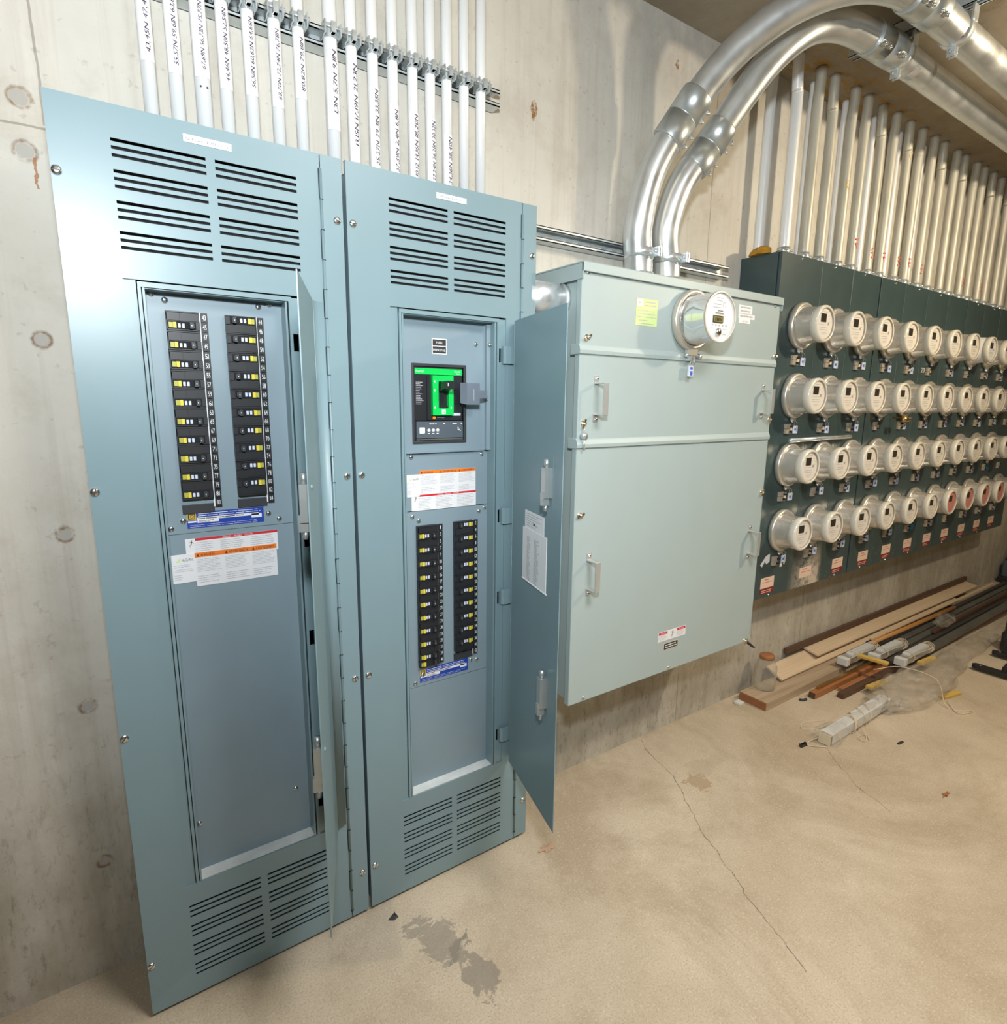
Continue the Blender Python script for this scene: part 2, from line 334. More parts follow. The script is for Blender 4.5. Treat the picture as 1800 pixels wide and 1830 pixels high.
class MB:
    def __init__(s): s.v, s.f, s.m, s.sm = [], [], [], []
    def add(s, vs, fs, m=0, smooth=False):
        n = len(s.v); s.v += [tuple(p) for p in vs]
        for f in fs: s.f.append(tuple(i + n for i in f)); s.m.append(m); s.sm.append(smooth)
        return s
    def box(s, x0, x1, y0, y1, z0, z1, m=0):
        if x0 > x1: x0, x1 = x1, x0
        if y0 > y1: y0, y1 = y1, y0
        if z0 > z1: z0, z1 = z1, z0
        return s.add([(x0, y0, z0), (x1, y0, z0), (x1, y1, z0), (x0, y1, z0), (x0, y0, z1), (x1, y0, z1), (x1, y1, z1), (x0, y1, z1)],
              [(0, 3, 2, 1), (4, 5, 6, 7), (0, 1, 5, 4), (1, 2, 6, 5), (2, 3, 7, 6), (3, 0, 4, 7)], m)
    def bbox(s, x0, x1, y0, y1, z0, z1, r, m=0, k=3):
        """box with rounded edges facing -y (corners in the xz-plane) and a soft front"""
        def ring(ins, rr, y):
            out = []
            for cx, cz, a0 in ((x1 - rr - ins, z1 - rr - ins, 0), (x0 + rr + ins, z1 - rr - ins, 90), (x0 + rr + ins, z0 + rr + ins, 180), (x1 - rr - ins, z0 + rr + ins, 270)):
                for i in range(k + 1):
                    a = math.radians(a0 + 90 * i / k); out.append((cx + rr * math.cos(a), y, cz + rr * math.sin(a)))
            return out
        b = r * .5
        rings = [ring(0, r, y1), ring(0, r, y0 + b), ring(b * .3, r, y0 + b * .3), ring(b, r * .8, y0)]
        return s.loft(rings, m, caps=True)
    def loft(s, rings, m=0, caps=True, closed=True, smooth=False):
        n = len(rings[0]); vs = [p for r in rings for p in r]; fs = []
        for i in range(len(rings) - 1):
            for j in range(n if closed else n - 1):
                a, b = i * n + j, i * n + (j + 1) % n; fs.append((a, b, b + n, a + n))
        if caps and closed:
            fs.append(tuple(range(n))[::-1]); fs.append(tuple(range((len(rings) - 1) * n, len(rings) * n)))
        return s.add(vs, fs, m, smooth)
    def tube(s, pts, r, seg=12, m=0, caps=True, smooth=True, sq=False):
        pts = [Vector(p) for p in pts]; rings = []; up = None
        for i, p in enumerate(pts):
            t = pts[min(i + 1, len(pts) - 1)] - pts[max(i - 1, 0)]
            if t.length < 1e-7: t = pts[-1] - pts[0]
            t.normalize()
            if up is None:
                up = Vector((0, 0, 1)) if abs(t.z) < .9 else Vector((0, 1, 0))
            a = t.cross(up).normalized(); b = a.cross(t).normalized(); up = b
            rr = r[i] if isinstance(r, (list, tuple)) else r
            if sq: rings.append([p + a * rr * x + b * rr * y for x, y in ((1, 1), (-1, 1), (-1, -1), (1, -1))])
            else: rings.append([p + (a * math.cos(2 * math.pi * j / seg) + b * math.sin(2 * math.pi * j / seg)) * rr for j in range(seg)])
        return s.loft(rings, m, caps, smooth=smooth and not sq)
    def lathe(s, c, prof, axis='y', seg=32, m=0, smooth=True, caps=False):
        """prof: (radius, offset along axis)"""
        rings = []
        for r, h in prof:
            rg = []
            for j in range(seg):
                a = 2 * math.pi * j / seg; x, z = r * math.cos(a), r * math.sin(a)
                if axis == 'y': rg.append((c[0] + x, c[1] + h, c[2] + z))
                elif axis == 'z': rg.append((c[0] + x, c[1] + z, c[2] + h))
                else: rg.append((c[0] + h, c[1] + x, c[2] + z))
            rings.append(rg)
        return s.loft(rings, m, caps, smooth=smooth)
    def disc(s, c, r, seg=24, m=0):        # faces -y
        return s.add([(c[0] + r * math.cos(2 * math.pi * j / seg), c[1], c[2] + r * math.sin(2 * math.pi * j / seg)) for j in range(seg)], [tuple(range(seg))], m)
    def plate(s, x0, x1, z0, z1, y0, y1, holes, m=0, mh=None):
        """plate between y0 (front) and y1 with rectangular holes"""
        xs = sorted({x0, x1} | {h[0] for h in holes} | {h[1] for h in holes}); zs = sorted({z0, z1} | {h[2] for h in holes} | {h[3] for h in holes})
        nx, nz = len(xs) - 1, len(zs) - 1
        def solid(i, j):
            if not (0 <= i < nx and 0 <= j < nz): return False
            cx, cz = (xs[i] + xs[i + 1]) / 2, (zs[j] + zs[j + 1]) / 2
            return not any(h[0] < cx < h[1] and h[2] < cz < h[3] for h in holes)
        for i in range(nx):
            for j in range(nz):
                if not solid(i, j): continue
                a, b, c, d = xs[i], xs[i + 1], zs[j], zs[j + 1]
                s.add([(a, y0, c), (b, y0, c), (b, y0, d), (a, y0, d)], [(0, 1, 2, 3)], m)
                s.add([(a, y1, c), (a, y1, d), (b, y1, d), (b, y1, c)], [(0, 1, 2, 3)], m)
                if not solid(i - 1, j): s.add([(a, y0, c), (a, y0, d), (a, y1, d), (a, y1, c)], [(0, 1, 2, 3)], m)
                if not solid(i + 1, j): s.add([(b, y0, c), (b, y1, c), (b, y1, d), (b, y0, d)], [(0, 1, 2, 3)], m)
                if not solid(i, j - 1): s.add([(a, y0, c), (a, y1, c), (b, y1, c), (b, y0, c)], [(0, 1, 2, 3)], m)
                if not solid(i, j + 1): s.add([(a, y0, d), (b, y0, d), (b, y1, d), (a, y1, d)], [(0, 1, 2, 3)], m)
        return s
    def quad(s, a, b, c, d, m=0): return s.add([a, b, c, d], [(0, 1, 2, 3)], m)
    def rect(s, x0, x1, z0, z1, y, m=0): return s.quad((x0, y, z0), (x1, y, z0), (x1, y, z1), (x0, y, z1), m)
    def text(s, t, size, o, u, v, m=0, width=None, sp=.08, shear=0.):
        u, v, o = Vector(u), Vector(v), Vector(o)
        w = 0
        for ch in t: w += (.32 if ch == ' ' else GLY[ch][2] + sp)
        k = 1. if not width else width / (w * size)
        x = 0
        for ch in t:
            if ch == ' ': x += .32; continue
            vs, fs, cw = GLY[ch]
            s.add([o + u * ((x + a + shear * b) * size * k) + v * (b * size) for a, b in vs], fs, m); x += cw + sp
        return s
    def xf(s, fn):
        s.v = [tuple(fn(Vector(p))) for p in s.v]; return s

ALL = []
def obj(name, mb, mats, parent=None, origin=None, bevel=0., auto=False):
    if not isinstance(mats, (list, tuple)): mats = [mats]
    me = bpy.data.meshes.new(name)
    vs = mb.v
    if origin is None:
        xs, ys, zs = zip(*vs); origin = ((min(xs) + max(xs)) / 2, (min(ys) + max(ys)) / 2, min(zs))
    O = Vector(origin)
    me.from_pydata([tuple(Vector(p) - O) for p in vs], [], mb.f)
    for k in mats: me.materials.append(M[k])
    me.polygons.foreach_set('material_index', mb.m); me.polygons.foreach_set('use_smooth', mb.sm)
    bm = bmesh.new(); bm.from_mesh(me)
    bmesh.ops.remove_doubles(bm, verts=bm.verts, dist=1e-5)
    bm.to_mesh(me); bm.free(); me.update()
    o = bpy.data.objects.new(name, me); COL.objects.link(o)
    if parent:
        o.parent = parent; o.location = O - wloc(parent)
    else: o.location = O
    if bevel:
        b = o.modifiers.new('bevel', 'BEVEL'); b.width = bevel; b.segments = 2; b.limit_method = 'ANGLE'; b.angle_limit = math.radians(40)
    return o
def wloc(o):
    p = Vector(o.location)
    while o.parent: o = o.parent; p += Vector(o.location)
    return p
def tag(o, label, cat=None, group=None):
    o['label'] = label
    if cat: o['category'] = cat
    if group: o['group'] = group
    return o
def thing(name, loc, label, cat, group=None):
    o = bpy.data.objects.new(name, None); COL.objects.link(o); o.location = loc; o.empty_display_size = .05
    return tag(o, label, cat, group)
def struct(o): o['kind'] = 'structure'; return o
def dup(o, parent=None, loc=None):
    c = o.copy(); COL.objects.link(c); c.parent = parent
    if loc is not None: c.location = loc
    for ch in list(o.children): dup(ch, c)
    return c

# ================================================================== the room
def room():
    WX0, WX1, WY0, WZ = -2.6, 7.6, -4.6, 2.6
    struct(obj('wall_back', MB().box(WX0, WX1, .19, .35, -.1, WZ + .1), 'wall', origin=(0, 0, 0)))
    struct(obj('floor', MB().box(WX0, WX1, WY0, .19, -.1, 0), 'floor', origin=(0, 0, 0)))
    struct(obj('ceiling', MB().box(WX0, WX1, WY0, .19, WZ, WZ + .1), 'ceil', origin=(0, 0, 0)))
    struct(obj('wall_left', MB().box(WX0 - .15, WX0, WY0, .19, 0, WZ), 'room'))
    struct(obj('wall_right', MB().box(WX1, WX1 + .15, WY0, .19, 0, WZ), 'room'))
    struct(obj('wall_front', MB().box(WX0, WX1, WY0 - .15, WY0, 0, WZ), 'room'))
room()

# ================================================================== panelboards
def screw_mesh(r=.0075, d=.004):
    mb = MB(); mb.lathe((0, 0, 0), [(r, 0), (r, -d * .35), (r * .8, -d * .8), (r * .35, -d), (.0001, -d)], seg=16)
    mb.box(-r * .8, r * .8, -d * 1.03, -d * .9, -r * .12, r * .12, 1)
    return mb
def screws(parent, pts, r=.0075):
    first = None
    for i, (x, y, z) in enumerate(pts):
        if first is None:
            first = obj('screw', screw_mesh(r).xf(lambda p: p + Vector((x, y, z))), ['screw', 'black2'], parent, origin=(x, y, z))
        else:
            c = first.copy(); COL.objects.link(c); c.parent = parent; c.location = Vector((x, y, z)) - wloc(parent)
            c.rotation_euler = (0, random.uniform(0, 3), 0)

def louvers(mbholes, x0, xm0, xm1, x1, ztop, pitch=.0507):
    for g in range(4):
        for k in range(3):
            z = ztop - g * pitch - k * .0125
            mbholes.append((x0, xm0, z - .0055, z)); mbholes.append((xm1, x1, z - .0055, z))

def breaker_mesh(sgn):
    """two-pole breaker; sgn=1 handle half below (left column), -1 handle half above"""
    def q(p): return Vector((p[0] * sgn, p[1], p[2] * sgn))
    a = MB()
    a.box(-.029, .029, -.011, 0, -.0180, .0180)
    a.box(-.029, .027, -.0135, -.011, .0155, .0180); a.box(-.029, .027, -.0125, -.011, .0005, .0150)
    a.box(-.029, -.0275, -.0125, -.011, -.018, .018); a.box(-.0285, .029, -.0125, -.011, -.0180, -.0160)
    a.box(-.006, -.0052, -.0129, -.0125, .001, .015); a.box(.0215, .029, -.014, -.011, -.0155, -.0005)
    a.box(-.0275, .0215, -.0118, -.0115, -.0153, -.0008, 1)
    a.box(-.0255, -.0180, -.0135, -.0118, -.0135, -.0035, 2); a.box(-.0180, -.0125, -.0160, -.0118, -.0138, -.0032, 3)
    a.box(-.0095, -.0050, -.0128, -.0118, -.0130, -.0050, 4); a.box(-.0025, .0020, -.0128, -.0118, -.0130, -.0050, 4)
    t = MB(); t.box(.0035, .0085, -.0125, -.0118, -.0140, -.0030, 1)
    t.box(.0105, .0165, -.0205, -.0118, -.0145, -.0025); t.box(.0165, .0185, -.0175, -.0118, -.0130, -.0040); t.box(.0130, .0145, -.0209, -.0205, -.0095, -.0075, 2)
    for mbx in (a, t):
        mbx.xf(q)
    return a, t

def number_strip(x0, x1, z0, pitch, nums, y, parent, w_right=True):
    mb = MB()
    mb.rect(x0 - .0032, x0 - .0006, z0 - pitch * (len(nums) - .5), z0 + pitch * .5, y - .0006, 1)
    for i, n in enumerate(nums):
        z = z0 - i * pitch
        mb.box(x0, x1, y - .003, y, z - pitch * .47, z + pitch * .47, 0)
        t = str(n); w = (x1 - x0) * (.62 if len(t) > 1 else .3)
        mb.text(t, .0135, ((x0 + x1) / 2 - w / 2, y - .0034, z - .0047), (1, 0, 0), (0, 0, 1), 1, width=w)
    return obj('number_strip', mb, ['black', 'white'], parent)

def text_lines(mb, x0, x1, z0, z1, n, y, m, jag=.25, h=.28):
    p = (z1 - z0) / n
    for i in range(n):
        z = z1 - (i + .7) * p; w = (x1 - x0) * (1 - random.random() * jag)
        x = x0
        while x < x0 + w - 1e-5:
            l = min(random.uniform(.12, .3) * (x1 - x0), x0 + w - x)
            mb.rect(x, x + l * .9, z, z + p * h, y, m); x += l

def stick_figure(mb, cx, cz, s, y, m):
    def ln(a, b, w):
        a, b = Vector((cx + a[0] * s, y, cz + a[1] * s)), Vector((cx + b[0] * s, y, cz + b[1] * s)); d = (b - a).normalized(); n = Vector((-d.z, 0, d.x)) * w * s
        mb.quad(a - n, b - n, b + n, a + n, m)
    ln((.1, .8), (-.05, .1), .12); ln((-.05, .1), (-.6, -.6), .05); ln((0, .1), (-.25, -.9), .05); ln((.08, .75), (.6, .2), .05); ln((.08, .7), (-.5, .65), .04)
    mb.disc((cx + .12 * s, y, cz + s * 1.0), .14 * s, 10, m)

def warning_orange(x0, x1, z0, z1, y, parent):
    mb = MB(); mb.box(x0, x1, y - .0006, y, z0, z1, 0); h = (z1 - z0) * .14
    mb.rect(x0, x1, z1 - h, z1, y - .0009, 1)
    w = (x1 - x0) / 3
    for i, t in enumerate(('WARNING', 'ADVERTENCIA', 'AVERTISSEMENT')):
        a = x0 + i * w; tz = z1 - h * .82
        mb.add([(a + w * .06, y - .0012, tz), (a + w * .16, y - .0012, tz), (a + w * .11, y - .0012, tz + h * .62)], [(0, 1, 2)], 2)
        mb.text(t, h * .8, (a + w * .2, y - .0012, tz), (1, 0, 0), (0, 0, 1), 2, width=w * (.5 if i == 0 else .72))
        text_lines(mb, a + w * .06, a + w * .94, z0 + (z1 - z0) * .42, z1 - h * 1.3, 9, y - .0009, 3)
        text_lines(mb, a + w * .06, a + w * .94, z0 + (z1 - z0) * .08, z0 + (z1 - z0) * .33, 4, y - .0009, 3, .4)
    return obj('warning_label', mb, ['paper', 'orange', 'txtblack', 'text'], parent)
def danger_red(x0, x1, z0, z1, y, parent, fig=True):
    mb = MB(); mb.box(x0, x1, y - .0005, y, z0, z1, 0); h = (z1 - z0) * .12; xa = x0 + (x1 - x0) * .10
    mb.rect(xa, x1, z1 - h, z1, y - .0008, 1)
    for i, t in enumerate(('DANGER', 'PELIGRO', 'DANGER')):
        mb.text(t, h * .8, (x0 + (x1 - x0) * (.39 + .12 * i), y - .0011, z1 - h * .8), (1, 0, 0), (0, 0, 1), 0, width=(x1 - x0) * .09)
    w = (x1 - x0) / 3
    for i in range(3): text_lines(mb, x0 + i * w + w * .08 + (w * .22 if i == 0 else 0), x0 + i * w + w * .9, z0 + (z1 - z0) * .06, z1 - h * 1.4, 8, y - .0008, 2)
    stick_figure(mb, x0 + (x1 - x0) * .06, z1 - (z1 - z0) * .27, (z1 - z0) * .17, y - .0009, 3)
    return obj('danger_label', mb, ['paper', 'red', 'text', 'txtblack'], parent)
def file_label(x0, x1, z0, z1, y, parent):
    mb = MB(); mb.box(x0, x1, y - .0010, y, z0, z1, 0); h = z1 - z0
    mb.add([(x0 + .008, y - .0013, z1 - h * .26), (x0 + .017, y - .0013, z1 - h * .1), (x0 + .017, y - .0013, z1 - h * .26)], [(0, 1, 2)], 3)
    mb.text('Hg-Cu-MAC', h * .14, (x0 + .020, y - .0013, z1 - h * .25), (1, 0, 0), (0, 0, 1), 2, width=(x1 - x0) * .44)
    for a, b in ((.66, .36), (.50, .30)): text_lines(mb, x0 + .004, x1 - .006, z0 + h * (a - .12), z0 + h * a, 2, y - .0013, 1, .3)
    text_lines(mb, x0 + .004, x0 + (x1 - x0) * .4, z0 + h * .1, z0 + h * .32, 3, y - .0013, 1, .3)
    return obj('file_label', mb, ['paper', 'text', 'txtblack', 'lime'], parent)
def blue_plate(x0, x1, z0, z1, y, parent):
    mb = MB(); W_, H_ = x1 - x0, z1 - z0
    def R(a, b, c, d, m, k=1): mb.rect(x0 + a * W_, x0 + b * W_, z0 + c * H_, z0 + d * H_, y - .0006 - .0003 * k, m)
    mb.box(x0, x1, y - .0006, y, z0, z1, 0)
    R(.0, .115, .52, .98, 1); R(.015, .022, .58, .92, 3, 2); R(.022, .098, .88, .92, 3, 2); R(.022, .098, .58, .62, 3, 2); R(.092, .1, .58, .92, 3, 2); R(.022, .03, .64, .86, 3, 2)
    mb.text('D', H_ * .30, (x0 + .045 * W_, y - .0013, z0 + .64 * H_), (1, 0, 0), (0, 0, 1), 3)
    R(.01, .115, .36, .47, 2); R(.125, .93, .50, .66, 2); R(.125, .40, .32, .50, 2); R(.83, .97, .34, .60, 2); R(.12, .12, .3, .3, 2)
    text_lines(mb, x0 + .14 * W_, x0 + .8 * W_, z0 + .53 * H_, z0 + .63 * H_, 1, y - .0013, 3, .3, .5)
    text_lines(mb, x0 + .14 * W_, x0 + .34 * W_, z0 + .34 * H_, z0 + .48 * H_, 2, y - .0013, 3, .3, .4)
    text_lines(mb, x0 + .14 * W_, x0 + .97 * W_, z0 + .70 * H_, z0 + .96 * H_, 2, y - .0009, 2, .1, .28)
    text_lines(mb, x0 + .03 * W_, x0 + .97 * W_, z0 + .04 * H_, z0 + .26 * H_, 2, y - .0009, 2, .2, .15)
    return obj('name_plate', mb, ['blue', 'gold', 'white', 'txtblack'], parent)

PX = 2 * .0093
BRK = {}
def panelboard(x0, x1, ox0, ox1, label, gp_text, lz, brk):
    """one grey trim: opening ox0..ox1, z .292..1.568"""
    t = thing('panelboard', (x0, 0, 0), label, 'electrical panel', 'tall blue-grey breaker panels')
    zt, zb = 1.855, .012
    OZ0, OZ1 = .292, 1.568
    # enclosure behind the trim
    e = MB(); a, b = x0 + .012, x1 - .012
    e.box(a, a + .002, .010, .1895, zb + .01, zt - .012); e.box(b - .002, b, .010, .1895, zb + .01, zt - .012)
    e.box(a, b, .010, .1895, zt - .014, zt - .012); e.box(a, b, .010, .1895, zb + .01, zb + .012); e.box(a, b, .186, .1895, zb + .01, zt - .012)
    e.box(a, b, .020, .1895, 0.0, zb + .01)
    obj('enclosure', e, 'panel_in', t)
    # trim: fixed hinge strip on the right + door-in-door face with louvers
    hx = x1 - .046
    holes = [(ox0, ox1, OZ0, OZ1)]
    lx = (ox0 + .003, ox0 + .153, ox0 + .169, min(ox0 + .320, ox1 + .01))
    louvers(holes, *lx, 1.8005); louvers(holes, *lx, .2425)
    f = MB(); f.plate(x0, hx - .0012, zb, zt, 0, .0022, holes)
    f.box(x0, x0 + .002, .0022, .010, zb, zt); f.box(x0, hx - .0012, .0022, .010, zt - .002, zt); f.box(x0, hx - .0012, .0022, .010, zb, zb + .002)
    f.plate(ox0 - .002, ox1 + .002, OZ0 - .002, OZ1 + .002, .0022, .006, [(ox0, ox1, OZ0, OZ1)])
    fo = obj('trim_door', f, 'panel', t)
    obj('trim_strip', MB().box(hx + .0012, x1, 0, .010, zb, zt), 'panel', t)
    for za, zb_ in ((1.60, 1.835), (.03, .264)):  # added dark plates that paint the shade behind the louvers
        bf = MB(); bf.box(ox0 - .012, ox1 + .014, .040, .042, za, zb_); bf.box(ox0 - .012, ox1 + .014, .0105, .040, zb_ - .002, zb_); bf.box(ox0 - .012, ox1 + .014, .0105, .040, za, za + .002)
        obj('louver_shade', bf, 'dark', t)
    # piano hinge
    h = MB(); h.tube([(hx, -.0015, zb + .02), (hx, -.0015, zt - .028)], .0030, 10)
    n = 30; dz = (zt - zb - .05) / n
    for i in range(n):
        if i % 2: h.box(hx - .0042, hx - .0024, -.0008, .0, zb + .024 + i * dz, zb + .022 + (i + 1) * dz, 1)
        h.box(hx - .0034, hx + .0034, -.0050, -.0001, zb + .0215 + i * dz, zb + .0225 + i * dz, 1)
    obj('piano_hinge', h, ['panel', 'dark'], t)
    # side flanges and ledge of the opening
    lf = MB()
    lf.box(ox0, ox0 + .020, .004, .006, OZ0, OZ1); lf.box(ox0 + .0215, ox0 + .027, -.001, .006, OZ0, OZ1 - .012); lf.box(ox0 + .029, ox0 + .033, .001, .036, OZ0 + .002, OZ1 - .012)
    rf0 = ox1 - .032
    slots = [(ox1 - .0215, ox1 - .0095, z, z + .036) for z in (1.4555, 1.026, .790, .365)]
    lf.plate(rf0 + .0098, ox1, OZ0, OZ1 - .004, .004, .006, slots)
    lf.box(rf0 + .004, rf0 + .010, -.001, .006, OZ0, OZ1 - .012); lf.box(rf0 - .003, rf0 + .001, .001, .036, OZ0 + .002, OZ1 - .012)
    lf.box(ox0 + .022, rf0 + .010, -.001, .004, OZ1 - .012, OZ1 - .003)
    obj('sill', MB().box(ox0 + .033, rf0 - .003, .004, .036, OZ0 + .0005, OZ0 + .003), 'lightened', t)
    lf.box(ox0 + .030, rf0, .004, .036, OZ1 - .014, OZ1 - .012)
    obj('inner_frame', lf, 'panel', t)
    dx0, dx1 = ox0 + .033, rf0 - .003
    # label tape at the top
    mb = MB(); mb.box(lz[0], lz[1], -.0012, 0, lz[2], lz[3], 0)
    mb.text(gp_text, .0075, (lz[0] + .004, -.0015, lz[2] + .0035), (1, 0, 0), (0, 0, 1), 1, width=(lz[1] - lz[0]) - .009)
    obj('name_tape', mb, ['tape', 'slate'], t)
    brk(t, dx0, dx1)
    sc = [(x0 + .008 if x0 < .3 else x0 + .013, 0, z) for z in (1.731, 1.182, .680, .135)] + [(x1 - .0135, 0, z) for z in (1.731, 1.182, .680, .130)]
    screws(t, sc, .0082)
    return t

def breaker_column(t, cx, z_top, pairs, sgn, y, filler=None, single=None):
    pitch = .01855
    key = sgn
    for k in range(pairs):
        zc = z_top - pitch * (2 * k + .5) - 0.0
        if key not in BRK:
            a, h = breaker_mesh(sgn)
            bo = obj('circuit_breaker', a.xf(lambda p: p + Vector((cx, y, zc))), ['black', 'dark', 'olive', 'yellow', 'tagw'], t, origin=(cx, y, zc), bevel=.0004)
            obj('toggle', h.xf(lambda p: p + Vector((cx, y, zc))), ['black2', 'dark', 'white'], bo, origin=(cx, y, zc))
            BRK[key] = bo
        else:
            c = BRK[key].copy(); COL.objects.link(c); c.parent = t; c.location = Vector((cx, y, zc)) - wloc(t)
            for ch in list(BRK[key].children):
                d = ch.copy(); COL.objects.link(d); d.parent = c
    if single is not None:
        mb = MB(); z = z_top - pitch * single
        mb.box(cx - .029, cx + .029, y - .011, y, z - .009, z + .009); mb.box(cx - .0255, cx - .018, y - .0125, y - .011, z - .005, z + .005, 2); mb.box(cx - .018, cx - .0125, y - .015, y - .011, z - .005, z + .005, 3)
        mb.box(cx + .0105, cx + .0175, y - .020, y - .011, z - .006, z + .006, 1)
        obj('circuit_breaker', mb, ['black', 'black2', 'olive', 'yellow'], t)
    if filler is not None:
        z = z_top - pitch * filler
        obj('filler_plate', MB().box(cx - .030, cx + .030, y - .004, y, z - .010, z + .009), 'black2', t, bevel=.001)

def guts_left(t, dx0, dx1):
    y = .035
    obj('dead_front', MB().box(dx0, dx1, y, y + .002, 1.0795, 1.555), 'panel_in', t)
    obj('dead_front', MB().box(dx0, dx1, y, y + .002, .294, 1.0785), 'panel_in', t)
    yb = y
    breaker_column(t, .1815, 1.5125, 10, 1, yb, filler=20.6)
    breaker_column(t, .2875, 1.5125, 10, -1, yb, filler=20.4)
    number_strip(.2135, .2255, 1.5125, .01855, range(43, 84, 2), yb - .006, t)
    number_strip(.3195, .3315, 1.5125, .01855, range(44, 85, 2), yb - .006, t)
    blue_plate(.158, .309, 1.0885, 1.122, y, t)
    danger_red(.151, .335, 1.022, 1.067, y, t); warning_orange(.166, .331, .963, 1.036, y - .001, t); file_label(.122, .171, .975, 1.036, y - .0005, t)
    screws(t, [(.132, y, 1.551), (.154, y, 1.541), (.325, y, 1.544), (.347, y, 1.551), (.128, y, 1.092), (.151, y, 1.106), (.319, y, 1.106), (.341, y, 1.092), (.128, y, .412), (.341, y, .416)], .006)
    front_door(t, (.425, -.012), (.311, -.308), latches_on_inner=True, card=False)

def guts_right(t, dx0, dx1):
    y = .035
    obj('dead_front', MB().plate(dx0, .880, 1.226, 1.555, y, y + .002, [(.676, .825, 1.251, 1.443)]), 'panel_in', t)
    sf = MB(); sf.loft([[(.880, .035, z), (.884, .030, z), (.884, .022, z), (.900, .020, z), (.900, .0215, z), (.8855, .0235, z), (.8855, .033, z), (.880, .037, z)] for z in (1.226, 1.555)], 0)
    obj('side_filler', sf, 'panel_in', t)
    obj('dead_front', MB().box(dx0, dx1, y, y + .002, 1.0765, 1.224), 'panel_in', t)
    obj('dead_front', MB().box(dx0, dx1, y, y + .002, .5905, 1.0745), 'panel_in', t)
    obj('dead_front', MB().box(dx0, dx1, y, y + .002, .294, .5890), 'panel_in', t)
    obj('shelf_lip', MB().box(dx0, .880, .026, .035, 1.2245, 1.2265), 'panel_in', t)
    yb = y
    breaker_column(t, .7070, 1.0280, 10, 1, yb, single=20.05)
    breaker_column(t, .8165, 1.0280, 10, -1, yb, filler=20.4)
    number_strip(.7390, .7510, 1.0280, .01855, range(1, 42, 2), yb - .006, t)
    number_strip(.8480, .8600, 1.0280, .01855, range(2, 43, 2), yb - .006, t)
    blue_plate(.682, .833, .600, .6365, y, t)
    warning_orange(.690, .858, 1.116, 1.179, y, t); danger_red(.667, .859, 1.076, 1.117, y - .0002, t); file_label(.651, .690, 1.113, 1.170, y - .0005, t)
    screws(t, [(.668, y, 1.215), (.877, y, 1.214), (.668, y, 1.062), (.686, y, 1.050), (.868, y, 1.058), (.886, y, 1.066), (.690, y, .622), (.668, y, .602), (.842, y, .628), (.862, y, .625), (.858, y, 1.500), (.893, .020, 1.500)], .006)
    m = MB(); m.box(.7305, .7720, y - .0006, y, 1.4700, 1.5080, 0); m.rect(.7325, .7700, 1.4905, 1.5055, y - .0009, 1); m.rect(.7325, .7700, 1.4725, 1.4885, y - .0009, 1)
    m.text('MAIN', .0085, (.7430, y - .0012, 1.4950), (1, 0, 0), (0, 0, 1), 0, width=.0165); m.text('PRINCIPAL', .0085, (.7335, y - .0012, 1.4770), (1, 0, 0), (0, 0, 1), 0, width=.0355)
    obj('main_label', m, ['white', 'txtblack'], t)
    main_breaker(t, y)
    front_door(t, (.945, -.012), (.864, -.325), latches_on_inner=True, card=True)

